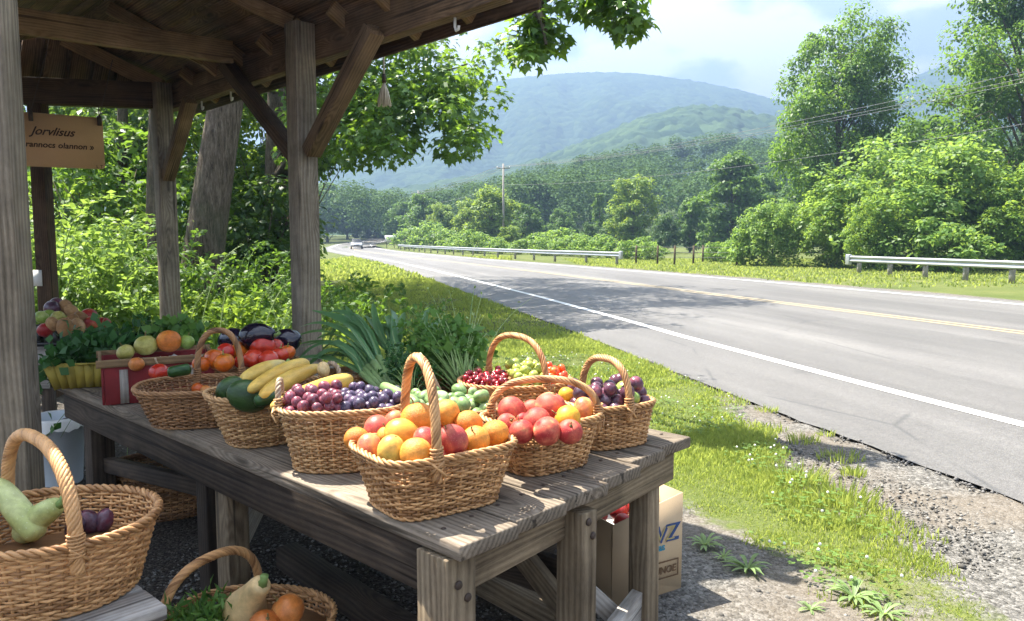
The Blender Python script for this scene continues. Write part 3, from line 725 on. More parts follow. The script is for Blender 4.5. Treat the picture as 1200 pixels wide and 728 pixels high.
tleg(0.02, TW * 0.43, M['leg'], TZ - PT - 0.03, w=0.075, d=0.10)
tleg(0.10, TW - 0.19, M['leg'], TZ - PT - 0.012, foot=tp_(0.06, TW - 0.25, -0.03), w=0.078, d=0.085)
tleg(1.35, 0.09, M['leg'], TZ - PT - 0.14, w=0.085, d=0.10)
tleg(1.75, 0.2, M['darkleg'], TZ - PT - 0.14, w=0.09, d=0.10)
tleg(1.5, TW - 0.1, M['darkleg'])
tleg(TL - 0.35, 0.10, M['darkleg'], w=0.11, d=0.11)
tleg(TL - 0.12, TW - 0.12, M['darkleg'])
tleg(TL - 0.75, TW - 0.5, M['pale_wood'], w=0.06, d=0.06)
for (a, c, z) in ((0.0235, 0.035, .63), (0.0235, 0.07, .585), (-0.0315, TW * .43 - .01, .65), (-0.0315, TW * .43 + .015, .60)):
    b = MB(); b.lathe([(.012, 0), (.012, .004), (.009, .007), (.002, .007)], 10, tp_(a, c, z), (tq, Z, -tu)); b.build('bolt', M['nail'], table)
def brace(p0, p1, m, w=0.04, h=0.09, nm='stretcher'): b = MB(); b.beam(p0, p1, w, h); return b.build(nm, m, table, bevel=0.003)
brace(tp_(0.02, TW * 0.43, 0.10), tp_(0.08, TW - 0.25, 0.15), M['pale_wood'], 0.045, 0.12)  # pale timber puts the sunlight on this stretcher into its colour
brace(tp_(0.12, TW * 0.60, 0.30), tp_(1.2, TW * 0.56, 0.30), M['darkleg'], 0.035, 0.15)
brace(tp_(0.09, TW * 0.53, 0.20), tp_(0.75, TW * 0.55, 0.62), M['leg'], 0.04, 0.08, 'brace')
brace(tp_(0.10, TW - 0.28, 0.05), tp_(0.30, TW * 0.6, 0.36), M['pale_wood'], 0.03, 0.07, 'brace')  # sunlit brace, its brightness given by the pale timber
brace(tp_(1.45, 0.16, 0.30), tp_(1.9, TW * 0.5, 0.50), M['pale_wood'], 0.04, 0.12, 'brace')
brace(tp_(1.75, 0.2, 0.44), tp_(TL - 0.4, 0.12, 0.36), M['darkleg'], 0.045, 0.075)

# timbers lying on the ground under the table
def timber(p0, p1, lab, m=M['darkleg']):
    b = MB(); b.beam(p0, p1, 0.10, 0.10); o = b.build('ground_timber', m, origin=((p0 + p1) / 2), bevel=0.005); tag(o, lab, 'timber', 'timbers on the ground under the table')
timber(at(335, 650, 0.05), at(480, 745, 0.05), 'dark timber lying on the soil along the front of the table')
timber(at(520, 655, 0.05), at(660, 728, 0.05), 'timber lying in the sunlit soil beneath the table end', M['leg'])

# bench in front
bz = 0.5; q1 = at(157, 681, bz); q2 = at(194, 708, bz)
bdir = (q2 - q1).normalized(); bl = Vector((-0.93, -0.36, 0)); bl = (bl - bdir * bl.dot(bdir)).normalized(); 
bench = wthing('wooden_bench', 'grey plank bench end under the large round basket', 'bench', (q1.x - 0.5, q1.y - 0.3, 0))
b = MB(); bd0 = q1 - bdir * 0.24
for i in range(3):
    s = bd0 + bdir * (0.16 * i + 0.07); e = s + bl * 1.5
    b.beam(s - Z * 0.02, e - Z * 0.02, 0.152, 0.04)
b.build('seat', M['pale_wood'], bench, bevel=0.006)
for c in (0.05, 0.38):
    for a in (0.12, 1.3):
        b = MB(); p = bd0 + bdir * c + bl * a; b.beam((p.x, p.y, -0.03), (p.x, p.y, bz - 0.042), 0.06, 0.06); b.build('leg', M['darkleg'], bench)
b = MB(); b.beam(bd0 + bdir * 0.2 + bl * 0.12 - Z * 0.09, bd0 + bdir * 0.2 + bl * 1.3 - Z * 0.09, 0.04, 0.09); b.build('stretcher', M['darkleg'], bench)

# back table at the far left with a pale apron
g0 = at(132, 404, 0.74); g1 = at(30, 404, 0.74)
bt = wthing('back_table', 'pale painted table at the back carrying fruit trays', 'table', (g0.x, g0.y, 0))
bx = (g1 - g0).normalized(); by = Vector((-bx.y, bx.x, 0)); by = by if by.y < 0 else -by
b = MB(); cc = (g0 + g1) / 2 + bx * 0.3; b.box(cc + by * 0.30 - Z * 0.02, ((g1 - g0).length + 0.6, 0.85, 0.04), (bx, by, Z)); b.build('tabletop', M['pale_wood'], bt, bevel=0.004)
b = MB(); b.box(cc + by * 0.69 - Z * 0.115, ((g1 - g0).length + 0.5, 0.03, 0.145), (bx, by, Z)); b.build('apron', M['pale_wood'], bt)
for a in (0.08, (g1 - g0).length + 0.4):
    for c in (0.0, 0.66):
        b = MB(); p = g0 + bx * a + by * c; b.beam((p.x, p.y, -0.03), (p.x, p.y, 0.69), 0.06, 0.06); b.build('leg', M['darkleg'], bt)
# ================================================================ WICKER BASKETS
def ring_pts(a, b, p, n):
    th = np.linspace(0, 2 * math.pi, 2000, endpoint=False); c = np.cos(th); s = np.sin(th)
    P = np.c_[a * np.sign(c) * np.abs(c) ** (2 / p), b * np.sign(s) * np.abs(s) ** (2 / p)]
    d = np.linalg.norm(np.roll(P, -1, 0) - P, axis=1); L = np.concatenate([[0], np.cumsum(d)]); Pc = np.vstack([P, P[:1]])
    t = np.linspace(0, L[-1], n, endpoint=False)
    Q = np.c_[np.interp(t, L, Pc[:, 0]), np.interp(t, L, Pc[:, 1])]
    T = np.roll(Q, -1, 0) - np.roll(Q, 1, 0); T /= np.linalg.norm(T, axis=1)[:, None] + 1e-9
    return Q, np.c_[T[:, 1], -T[:, 0]], L[-1]
def rope(mb, path, R0, r, m, pitch, closed=False, k=6):
    """m strands twisted round a path"""
    P = np.array([list(q) for q in path], float)
    if closed: P = np.vstack([P, P[:1]])
    seg = np.linalg.norm(np.diff(P, axis=0), axis=1); L = np.concatenate([[0], np.cumsum(seg)])
    turns = L[-1] / pitch
    if closed: turns = max(1, round(turns))
    n = max(24, int(L[-1] / (pitch / 10))); t = np.linspace(0, L[-1], n, endpoint=not closed)
    Q = np.stack([np.interp(t, L, P[:, i]) for i in range(3)], 1)
    T = (np.roll(Q, -1, 0) - np.roll(Q, 1, 0)) if closed else np.gradient(Q, axis=0)
    T /= np.linalg.norm(T, axis=1)[:, None] + 1e-9
    c = Q.mean(0); ref = np.array([0, 0, 1.0])
    if not closed:
        pl = np.cross(Q[n // 2] - Q[0], Q[-1] - Q[0]); ref = pl / (np.linalg.norm(pl) + 1e-9)
    N = ref - T * (T @ ref)[:, None]; N /= np.linalg.norm(N, axis=1)[:, None] + 1e-9; B = np.cross(T, N)
    for j in range(m):
        a = 2 * math.pi * (turns * t / L[-1] + j / m)
        mb.tube(Q + R0 * (np.cos(a)[:, None] * N + np.sin(a)[:, None] * B), r, k, closed=closed)

class BK: pass
def basket(label, loc, rotz, a, b, p, H, bs, rows, stakes, mat, group='wicker baskets of produce', handle=None, ears=None, fill=0.7, flare=1.0, rimr=0.0056, name='wicker_basket', seed=0):
    rng = np.random.default_rng(seed + 77)
    t = thing(name, label, 'basket', loc, rotz, group)
    stakes = stakes // 2 * 2
    Q, N, per = ring_pts(a, b, p, stakes * 4); pitch = H / rows
    u = np.arange(stakes * 4)
    def sc(z): return bs + (1 - bs) * (np.clip(z / H, 0, 1) ** flare)
    mb = MB(); amp = 0.0046
    for i in range(rows):
        z = (i + 0.5) * pitch; ph = math.pi * (i % 2)
        wob = np.array([0.12 * pitch * math.sin(q * 0.13 + i * 1.7) for q in u]) + rng.normal(0, 0.05 * pitch, len(u))
        off = amp * np.cos(math.pi * u / 4 + ph) * rng.uniform(0.85, 1.15)
        zz = np.clip(z + wob, 0.002, H)
        base = Q * sc(zz)[:, None] + N * off[:, None]
        hh = pitch * rng.uniform(0.50, 0.60); tt = 0.0030
        prof = [(tt, 0.0), (tt * 0.75, hh * 0.75), (-tt * 0.75, hh * 0.75), (-tt, 0), (-tt * .75, -hh * .75), (tt * .75, -hh * .75)]
        V = np.stack([np.c_[base + N * o_, zz + q_] for o_, q_ in prof], 1)
        n = len(u); ii = np.arange(n)[:, None]; jj = np.arange(6)[None, :]
        F = np.stack([ii * 6 + jj, ((ii + 1) % n) * 6 + jj, ((ii + 1) % n) * 6 + (jj + 1) % 6, ii * 6 + (jj + 1) % 6], -1).reshape(-1, 4)
        g = np.stack([np.repeat(u * per / len(u), 6), np.tile([q[0] for q in prof], n), np.tile([q[1] for q in prof], n)], 1) + rng.uniform(-20, 20, 3)
        mb.add(V.reshape(-1, 3), F, g)
    mb.build('weave', mat, t, smooth=True)
    mb = MB()
    for j in range(stakes):
        q = Q[j * 4]
        zs = np.linspace(0.0, H, 5); mb.tube([(q[0] * sc(z), q[1] * sc(z), z) for z in zs], 0.0046, 5)
    mb.build('stakes', mat, t, smooth=True)
    mb = MB(); R2, N2, _ = ring_pts(a + 0.003, b + 0.003, p, 90)
    rope(mb, [(x, y, H + 0.002) for x, y in R2], rimr, rimr * 0.86, 3, 0.075, closed=True)
    rope(mb, [(x * 0.995, y * 0.995, H - 0.012) for x, y in R2], rimr * 0.55, rimr * 0.6, 2, 0.06, closed=True, k=5)
    mb.build('rim', mat, t, smooth=True)
    mb = MB(); R3, _, _ = ring_pts(a * bs + 0.002, b * bs + 0.002, p, 60)
    rope(mb, [(x, y, 0.006) for x, y in R3], 0.004, 0.0045, 2, 0.05, closed=True, k=5)
    mb.prism([(x * 0.99, y * 0.99) for x, y in R3], 0.003, 0.010)
    mb.build('base', mat, t, smooth=False)
    f = BK(); f.t = t; f.a = a; f.b = b; f.p = p; f.H = H; f.loc = Vector(loc); f.rot = rotz; f.sc = sc; f.zf = H * fill
    if fill > 0.15:
        mb = MB(); k = sc(f.zf) * 0.975; R4, _, _ = ring_pts(a * k - 0.004, b * k - 0.004, p, 48); mb.prism([tuple(q) for q in R4], f.zf - 0.012, f.zf - 0.004); mb.build('lining', M['wicker_dark'], t)
    def arch(A, B, hgt, mleg, m, R0, r, pitch, lash=True, bulge=0.8, nm='handle'):
        A = np.array(A, float); B = np.array(B, float); C = (A + B) / 2; D = (B - A) / 2
        path = [A + np.array([0, 0, -mleg])]
        for q in np.linspace(0, math.pi, 40):
            c, s = math.cos(q), math.sin(q)
            path.append(C - D * np.sign(c) * abs(c) ** bulge + np.array([0, 0, hgt * s ** 0.85]))
        path.append(B + np.array([0, 0, -mleg]))
        mb = MB(); rope(mb, path, R0, r, m, pitch); h = mb.build(nm, mat if nm == 'handle' else M['rope'], t, smooth=True)
        if lash:
            for E in (A, B):
                mb = MB()
                zz = np.linspace(-0.03, 0.035, 60); an = np.linspace(0, 2 * math.pi * 7, 60)
                mb.tube([(E[0] + (R0 + r + .002) * math.cos(q), E[1] + (R0 + r + .002) * math.sin(q), E[2] + z) for z, q in zip(zz, an)], 0.0032, 5)
                rd = Vector((E[0], E[1], 0)).normalized(); sd_ = Vector((-rd.y, rd.x, 0)); e = Vector(E)
                for k2 in (-1, 1):
                    mb.tube([e + sd_ * (k2 * -0.02) + rd * 0.012 + Z * 0.0, e + rd * 0.02 - Z * 0.015, e + sd_ * (k2 * 0.024) + rd * 0.010 - Z * 0.04], 0.004, 5)
                mb.build('binding', mat, h, smooth=True)
        return h
    if handle:
        pA, pB, pT, m, R0, r = handle
        # feet where the photograph shows them on the rim, arch up to its top
        def foot(pp):
            w = at(pp[0], pp[1], loc[2] + H) - Vector(loc); c0, s0 = math.cos(rotz), math.sin(rotz); x, y = w.x * c0 + w.y * s0, -w.x * s0 + w.y * c0
            an = math.atan2(y, x); c, s = math.cos(an), math.sin(an); k = (abs(c / a) ** p + abs(s / b) ** p) ** (-1 / p); return (c * k, s * k, H)
        A, B = foot(pA), foot(pB)
        c0, s0 = math.cos(rotz), math.sin(rotz); mx_, my_ = (A[0] + B[0]) / 2, (A[1] + B[1]) / 2
        hgt = aty(pT[0], pT[1], loc[1] + mx_ * s0 + my_ * c0).z - loc[2] - H - 0.012
        arch(A, B, hgt, H * 0.35, m, R0, r, 0.11)
    if ears:
        for (ax_, wdt, hgt) in ears:
            c, s = math.cos(R(ax_)), math.sin(R(ax_)); k = (abs(c / a) ** p + abs(s / b) ** p) ** (-1 / p); e = np.array([c * k, s * k, H]); tg = np.array([-s, c, 0]) * wdt / 2
            arch(e - tg, e + tg, hgt, 0.02, 3, 0.0052, 0.0052, 0.05, lash=True, nm='ear_handle')
    return f
def B2W(f, v):
    c, s = math.cos(f.rot), math.sin(f.rot); return Vector((f.loc.x + v[0] * c - v[1] * s, f.loc.y + v[0] * s + v[1] * c, f.loc.z + v[2]))

def dirang(v): return math.atan2(v.y, v.x)
TB = TZ + 0.003
AW = dirang(tw); AU = dirang(tu)
bk = {}
bk['front'] = basket('large honey basket with arched handle heaped with oranges and mangoes at the table corner', at(509, 586, TB), R(36), 0.208, 0.160, 4.6, 0.168, 0.77, 21, 44, M['wicker'], handle=((437, 492), (513, 547), (463, 415), 8, 0.0095, 0.0050), fill=0.74, seed=1)
bk['peach'] = basket('honey basket of red peaches with a low handle, between the orange and plum baskets', at(634, 543, TB), R(38), 0.180, 0.142, 4.0, 0.162, 0.76, 20, 40, M['wicker'], handle=((575, 484), (677, 486), (624, 440), 7, 0.0082, 0.0048), fill=0.78, seed=2)
bk['plum'] = basket('honey basket heaped with dark plums at the road end of the table', at(709, 516, TB), R(30), 0.162, 0.140, 3.2, 0.152, 0.84, 19, 38, M['wicker'], handle=((672, 459), (753, 482), (714, 416), 7, 0.0090, 0.0050), fill=0.78, seed=3)
bk['cherry'] = basket('shallow round basket divided between cherries, green plums and cherry tomatoes', at(604, 488, TB), R(8), 0.235, 0.185, 2.2, 0.155, 0.82, 14, 46, M['wicker_red'], handle=((572, 438), (640, 454), (604, 390), 7, 0.0090, 0.0050), fill=0.93, seed=4)
bk['green'] = basket('brown oval basket full of cut green vegetables behind the oranges', at(508, 527, TB), R(20), 0.225, 0.165, 2.3, 0.150, 0.84, 14, 46, M['wicker_dark'], fill=0.80, seed=5)
bk['grape'] = basket('brown basket of red and purple grapes with cord ear handles', at(404, 541, TB), R(12), 0.205, 0.160, 2.8, 0.200, 0.78, 24, 46, M['wicker_pale'], fill=0.84, ears=[(178, 0.10, 0.085)], seed=6)
bk['squash'] = basket('deep straw basket of avocados and long yellow squash with cord handle', at(325, 512, TB), R(40), 0.245, 0.155, 3.0, 0.185, 0.72, 23, 44, M['wicker_pale'], fill=0.80, ears=[(5, 0.11, 0.07)], seed=7)
bk['tomato'] = basket('wide brown basket with an upright handle beside the red crate', at(240, 492, TB), R(15), 0.255, 0.20, 2.6, 0.150, 0.76, 19, 48, M['wicker_dark'], handle=((231, 441), (291, 438), (259, 384), 7, 0.0088, 0.0050), fill=0.45, seed=8)
bk['herb'] = basket('low brown basket holding the herb bunches at the back of the table', at(515, 461, TB), R(14), 0.185, 0.13, 2.4, 0.12, 0.85, 12, 36, M['wicker_dark'], fill=0.75, seed=9)
bk['leek'] = basket('low dark basket with bundles of leeks at the back of the table', at(430, 462, TB), R(30), 0.20, 0.14, 2.4, 0.11, 0.85, 11, 36, M['wicker_dark'], fill=0.75, seed=10)
bk['redtom'] = basket('dark basket heaped with red and orange tomatoes before the aubergines', at(296, 455, TB), R(22), 0.24, 0.16, 2.4, 0.13, 0.82, 12, 40, M['wicker_dark'], fill=0.75, seed=11)
# large round basket on the bench
bcen = at(58, 690, bz + 0.003)
bk['bench'] = basket('large round basket with tall twisted handle on the grey bench', bcen, R(10), 0.29, 0.265, 2.1, 0.205, 0.80, 22, 52, M['wicker'], handle=((2, 580), (82, 634), (32, 508), 8, 0.0125, 0.0068), fill=0.42, rimr=0.0075, seed=12)
bk['floor'] = basket('basket of greens, butternut squash and onions on the ground in front', Vector((-0.87, 2.44, 0.003)), R(-8), 0.275, 0.225, 2.2, 0.25, 0.80, 20, 48, M['wicker'], handle=((236, 735), (302, 693), (266, 648), 8, 0.0105, 0.0058), fill=0.80, seed=13)
gb = at(200, 602, 0.003)
bk['under'] = basket('empty brown oval basket on the ground under the table', gb, R(25), 0.285, 0.20, 2.3, 0.30, 0.76, 22, 44, M['wicker_dark'], fill=0.1, seed=14)

# ================================================================ PRODUCE
def blob(prof, k=18, seed=0, dent=0.0, squish=(1, 1, 1), lump=0.0, ribs=0):
    mb = MB(); mb.lathe(prof, k)
    V = mb.v[0]; rng = np.random.default_rng(seed)
    o = rng.uniform(0, 50)
    for i, v in enumerate(V):
        n = mnoise.noise((v[0] * 14 + o, v[1] * 14, v[2] * 14)) * lump
        a = math.atan2(v[1], v[0]); r = 1 + n + (ribs and 0.05 * math.cos(a * ribs))
        V[i] = v * [r, r, 1 + n * 0.5] * np.array(squish)
    return mb
def sphere_prof(r, n=11, top=0.12, bot=0.08, el=1.0):
    P = []
    for i in range(n):
        th = math.pi * i / (n - 1) - math.pi / 2; rr = math.cos(th); z = math.sin(th) * el
        if i == n - 1: z -= top
        if i == 0: z += bot
        if i == n - 2: z -= top * 0.15
        P.append((max(rr, 0.002) * r, z * r))
    return P
def fmesh(name, mat, r, top=0.1, bot=0.05, el=1.0, lump=0.03, n=5, ribs=0, squish=(1, 1, 1), k=22):
    return [_scaled(blob(sphere_prof(r, 15, top, bot, el), k, q, lump=lump, ribs=ribs, squish=squish), name, mat) for q in range(n)]
def _scaled(mb, name, mat): return mb.mesh(name, mat, smooth=True, g=False)

M['orange'] = skin('orange_peel', (0.60, 0.17, 0.025), (0.70, 0.27, 0.035), (0.74, 0.36, 0.07), 1.2, 0.45, bump=0.6, bsc=34)
M['yellow_orange'] = skin('golden_peel', (0.64, 0.24, 0.03), (0.72, 0.35, 0.06), (0.68, 0.22, 0.05), 1.3, 0.42, bump=0.5, bsc=34)
M['mango'] = skin('mango_skin', (0.52, 0.10, 0.06), (0.68, 0.27, 0.09), (0.70, 0.40, 0.10), 2.0, 0.42, spk=(0.75, 0.5, 0.25))
M['redmango'] = skin('red_mango_skin', (0.38, 0.05, 0.045), (0.55, 0.14, 0.08), (0.66, 0.30, 0.12), 2.0, 0.42, spk=(0.68, 0.36, 0.24))
M['ymango'] = skin('yellow_mango_skin', (0.66, 0.30, 0.04), (0.66, 0.40, 0.08), (0.48, 0.42, 0.10), 1.3, 0.42, spk=(0.55, 0.25, 0.05))
M['peach'] = skin('peach_skin', (0.40, 0.035, 0.035), (0.56, 0.12, 0.075), (0.74, 0.40, 0.16), 2.4, 0.55, spec=0.25, spk=(0.66, 0.3, 0.15))
M['ypeach'] = skin('yellow_peach_skin', (0.74, 0.34, 0.025), (0.76, 0.40, 0.04), (0.66, 0.18, 0.05), 1.5, 0.5, spec=0.3)
M['plum'] = skin('plum_skin', (0.045, 0.010, 0.022), (0.11, 0.018, 0.040), (0.26, 0.05, 0.06), 1.8, 0.28, spec=0.5, bloom=0.22)
M['cherry'] = skin('cherry_skin', (0.12, 0.006, 0.012), (0.38, 0.012, 0.025), (0.60, 0.05, 0.05), 1.6, 0.22, spec=0.6)
M['gplum'] = skin('green_plum_skin', (0.26, 0.32, 0.05), (0.42, 0.46, 0.10), (0.58, 0.58, 0.22), 1.5, 0.35)
M['ctom'] = skin('cherry_tomato_skin', (0.72, 0.05, 0.012), (0.80, 0.13, 0.02), (0.85, 0.28, 0.04), 1.4, 0.25, spec=0.6)
M['tomato'] = skin('tomato_skin', (0.46, 0.022, 0.010), (0.56, 0.045, 0.012), (0.62, 0.13, 0.02), 1.3, 0.25, spec=0.6)
M['otom'] = skin('orange_tomato_skin', (0.58, 0.10, 0.010), (0.64, 0.16, 0.012), (0.66, 0.24, 0.025), 1.3, 0.28, spec=0.55)
M['rgrape'] = skin('red_grape_skin', (0.12, 0.012, 0.022), (0.24, 0.035, 0.055), (0.38, 0.10, 0.10), 2.2, 0.35, spk=(.42,.2,.2), bloom=0.3)
M['pgrape'] = skin('purple_grape_skin', (0.030, 0.018, 0.045), (0.075, 0.035, 0.085), (0.17, 0.09, 0.13), 1.8, 0.33, bloom=0.3)
M['ggrape'] = skin('pale_green_skin', (0.13, 0.22, 0.07), (0.26, 0.36, 0.15), (0.42, 0.50, 0.28), 1.8, 0.42)
M['gapple'] = skin('green_apple_skin', (0.16, 0.27, 0.04), (0.28, 0.37, 0.08), (0.44, 0.47, 0.18), 1.3, 0.35)
M['yapple'] = skin('yellow_apple_skin', (0.32, 0.30, 0.06), (0.42, 0.38, 0.10), (0.48, 0.40, 0.15), 1.3, 0.4)
M['rapple'] = skin('red_apple_skin', (0.24, 0.012, 0.014), (0.36, 0.035, 0.025), (0.52, 0.22, 0.08), 1.6, 0.35)
M['avocado'] = skin('avocado_skin', (0.012, 0.035, 0.010), (0.03, 0.07, 0.018), (0.08, 0.13, 0.03), 1.6, 0.32, bump=0.5, bsc=14, spk=(0.12, 0.18, 0.06))
M['zucchini'] = skin('zucchini_skin', (0.012, 0.045, 0.012), (0.03, 0.085, 0.02), (0.10, 0.17, 0.05), 2.0, 0.3)
M['ysquash'] = skin('yellow_squash_skin', (0.56, 0.33, 0.05), (0.64, 0.44, 0.10), (0.68, 0.55, 0.24), 1.3, 0.45)
M['butternut'] = skin('butternut_skin', (0.58, 0.40, 0.18), (0.68, 0.50, 0.25), (0.72, 0.58, 0.32), 1.3, 0.45)
M['pale_squash'] = skin('pale_green_squash_skin', (0.40, 0.45, 0.15), (0.53, 0.57, 0.25), (0.62, 0.64, 0.34), 1.6, 0.42, spk=(.66,.68,.45))
M['onion'] = skin('brown_onion_skin', (0.44, 0.12, 0.025), (0.56, 0.19, 0.045), (0.62, 0.28, 0.09), 1.2, 0.36)
M['potato'] = skin('potato_skin', (0.25, 0.13, 0.055), (0.38, 0.22, 0.10), (0.46, 0.30, 0.16), 1.6, 0.65, spec=0.2)
M['aubergine'] = skin('aubergine_skin', (0.008, 0.006, 0.016), (0.014, 0.010, 0.024), (0.03, 0.02, 0.045), 1.4, 0.16, spec=0.7)
M['stem'] = plain('dry_stem', (0.20, 0.15, 0.06), 0.8, 0.2)
M['green_stem'] = plain('green_stem', (0.20, 0.30, 0.09), 0.6, 0.3)

def stem_mesh(r=0.0022, h=0.016, m='stem'):
    mb = MB(); mb.tube([(0, 0, -0.004), (0.001, 0, h * .5), (0.004, 0.001, h)], [r, r * .8, r * 1.1], 6); mb.lathe([(r * 2.6, -0.001), (r * 1.5, 0.0015), (r * .6, 0.002)], 8)
    return mb.mesh('stem', M[m], True, g=False)
SM = {'stem': stem_mesh(), 'green_stem': stem_mesh(m='green_stem')}
def fruit(name, me, label, cat, loc, r0, r, group=None, stem=None, top=0.9, rng=random, upright=0.7):
    """one fruit; r0 is the radius its mesh was made with"""
    s = r / r0
    if stem is None and name in ('plum', 'red_grape', 'purple_grape', 'cherry', 'green_plum') and rng.random() < .35: stem = 'stem'
    o = inst(name, me, loc, (rng.uniform(-upright, upright), rng.uniform(-upright, upright), rng.uniform(0, 6.28)), s)
    tag(o, label, cat, group)
    if stem: inst('stem', SM[stem], (0, 0, r0 * top), (0, 0, 0), 1.0, o)
    return o
random.seed(7)

RM = {}
for nm, mt, kw in (('orange', 'orange', dict(el=.93, lump=.05)), ('yellow_orange', 'yellow_orange', dict(el=.98, lump=.06)), ('mango', 'mango', dict(el=1.18, lump=.11, top=.08)), ('redmango', 'redmango', dict(el=1.14, lump=.10, top=.08)),
                   ('ymango', 'ymango', dict(el=1.25, lump=.13, top=.02)), ('peach', 'peach', dict(el=.94, top=.2, lump=.07)), ('ypeach', 'ypeach', dict(el=.94, top=.2, lump=.07)), ('plum', 'plum', dict(el=1.06, top=.1)), ('cherry', 'cherry', dict(el=.95, top=.18)),
                   ('gplum', 'gplum', dict(el=1.05, top=.08)), ('ctom', 'ctom', dict(el=1.0, top=.08)), ('tomato', 'tomato', dict(el=.84, top=.14, ribs=5, lump=.04)), ('otom', 'otom', dict(el=.9, top=.14, ribs=4, lump=.04)), ('rgrape', 'rgrape', dict(el=1.12, top=.02)), ('pgrape', 'pgrape', dict(el=1.12, top=.02)),
                   ('ggrape', 'ggrape', dict(el=1.35, top=.02, lump=.08)), ('gapple', 'gapple', dict(el=.9, top=.2, lump=.03)), ('yapple', 'yapple', dict(el=.9, top=.16, lump=.03)), ('rapple', 'rapple', dict(el=.9, top=.2, lump=.03)), ('onion', 'onion', dict(el=.9, top=.0, lump=.03)), ('potato', 'potato', dict(el=1.3, top=0, lump=.1)),
                   ('avocado', 'avocado', dict(el=1.3, top=.0, lump=.06))):
    RM[nm] = fmesh(nm, M[mt], 0.04, **kw)
def F(kind, nm, label, cat, loc, r, group=None, stem=None, **k):
    return fruit(nm, random.choice(RM[kind]), label, cat, loc, 0.04, r, group, stem, **k)
def px_r(px, r, z): return r
def pr(rp, p): return rp / FPX * (p.y * math.cos(PITCH) + (CAMZ - p.z) * math.sin(PITCH))

# --- front basket: every fruit where the photograph shows it
G = 'fruit in the front basket'
zb = TZ + 0.15
front = [  # px, py, r px, height above table top, kind, name, label
 (418, 515, 14, .155, 'orange', 'orange', 'orange at the far left tip of the front basket'),
 (442, 503, 15, .165, 'redmango', 'mango', 'red mango behind the leftmost orange of the front basket'),
 (433, 525, 14, .155, 'mango', 'mango', 'pinkish mango just right of the leftmost orange in the front basket'),
 (458, 530, 16, .160, 'ymango', 'mango', 'yellow mango at the front rim, left of the bottom orange'),
 (474, 509, 18, .180, 'ymango', 'mango', 'greenish yellow mango in the middle of the front basket'),
 (453, 512, 12, .150, 'yellow_orange', 'orange', 'small golden orange half hidden between two mangoes'),
 (487, 532, 18, .165, 'yellow_orange', 'orange', 'large golden orange at the front rim by the handle foot'),
 (489, 491, 19, .215, 'orange', 'orange', 'large orange on top of the heap, left of the handle'),
 (499, 516, 14, .180, 'redmango', 'mango', 'reddish mango under the topmost orange, against the handle'),
 (523, 484, 15, .215, 'yellow_orange', 'orange', 'golden orange seen behind the handle of the front basket'),
 (531, 516, 17, .185, 'redmango', 'mango', 'big speckled red mango just right of the handle'),
 (549, 497, 16, .185, 'orange', 'orange', 'orange at the back of the heap, right of the handle'),
 (558, 516, 16, .165, 'yellow_orange', 'orange', 'pale golden orange at the right front of the front basket'),
 (580, 508, 16, .165, 'orange', 'orange', 'orange at the far right tip of the front basket'),
 (517, 534, 10, .145, 'redmango', 'mango', 'small red mango low against the rim beside the handle foot'),
 (541, 527, 9, .140, 'orange', 'orange', 'small orange low against the rim under the speckled mango'),
 (509, 497, 12, .180, 'redmango', 'mango', 'dark red mango deep behind the handle'),
 (462, 494, 11, .160, 'mango', 'mango', 'small mango at the back rim, left of the topmost orange'),
 (515, 500, 12, .165, 'mango', 'mango', 'small blushed mango filling the gap behind the speckled mango'),
]
for px, py, rp, hz_, kd, nm, lab in front:
    p = at(px, py, TZ + hz_ + 0.018); F(kd, nm, lab, nm, p, pr(rp, p) * (1.04 if kd in ('ymango', 'redmango', 'mango') else 1.07), G, 'stem' if random.random() < .6 else None, upright=1.0)
G = 'fruit in the peach basket'
peach = [
 (600, 481, 16, .185, 'peach', 'deep red peach at the upper left of the peach basket'), (594, 497, 12, .165, 'peach', 'small red peach at the left rim of the peach basket'), (623, 481, 12, .175, 'peach', 'pinkish peach at the back centre of the peach basket'),
 (645, 477, 17, .205, 'peach', 'bright red peach on top of the heap, right of centre'), (629, 494, 16, .180, 'peach', 'red peach in the middle of the peach basket'), (611, 506, 14, .160, 'peach', 'blushed peach at the front rim, left of centre'),
 (641, 506, 16, .162, 'peach', 'red peach at the front rim, in the middle'), (665, 491, 15, .182, 'ypeach', 'yellow peach at the right of the peach basket'), (668, 506, 14, .160, 'peach', 'pale blushed peach at the right front rim below the yellow peach'), (612, 493, 9, .16, 'peach', 'little peach in the gap between the left peaches'), (655, 500, 9, .15, 'ypeach', 'small golden peach wedged below the yellow peach')]
for px, py, rp, h_, kd, lab in peach:
    p = at(px, py, TZ + h_ + 0.015); F(kd, 'peach', lab, 'peach', p, pr(rp, p) * 1.08, G, 'stem' if random.random() < .5 else None, upright=.9)

# --- heaps dropped into their baskets
def pack(f, n, rf, seed, region=None, mound=0.0, tries=60, z0=None, ext=0.98):
    rng = np.random.default_rng(seed); P = []; Rr = []
    zf = f.zf if z0 is None else z0; k = float(f.sc(zf))
    A, B_ = f.a * ext, f.b * ext
    for i in range(n):
        r = rf(rng); best = None
        for q in range(tries):
            x = rng.uniform(-A, A); y = rng.uniform(-B_, B_)
            a_, b_ = A - r * 0.9, B_ - r * 0.9
            e = abs(x / a_) ** f.p + abs(y / b_) ** f.p
            if e > 1: continue
            if region and not region(x, y): continue
            z = zf + r + mound * (1 - e)
            for (qx, qy, qz), qr in zip(P, Rr):
                d2 = (x - qx) ** 2 + (y - qy) ** 2; s = (r + qr) * 0.96
                if d2 < s * s: z = max(z, qz + math.sqrt(s * s - d2))
            if best is None or z < best[2]: best = (x, y, z)
        if best: P.append(best); Rr.append(r)
    return list(zip(P, Rr))
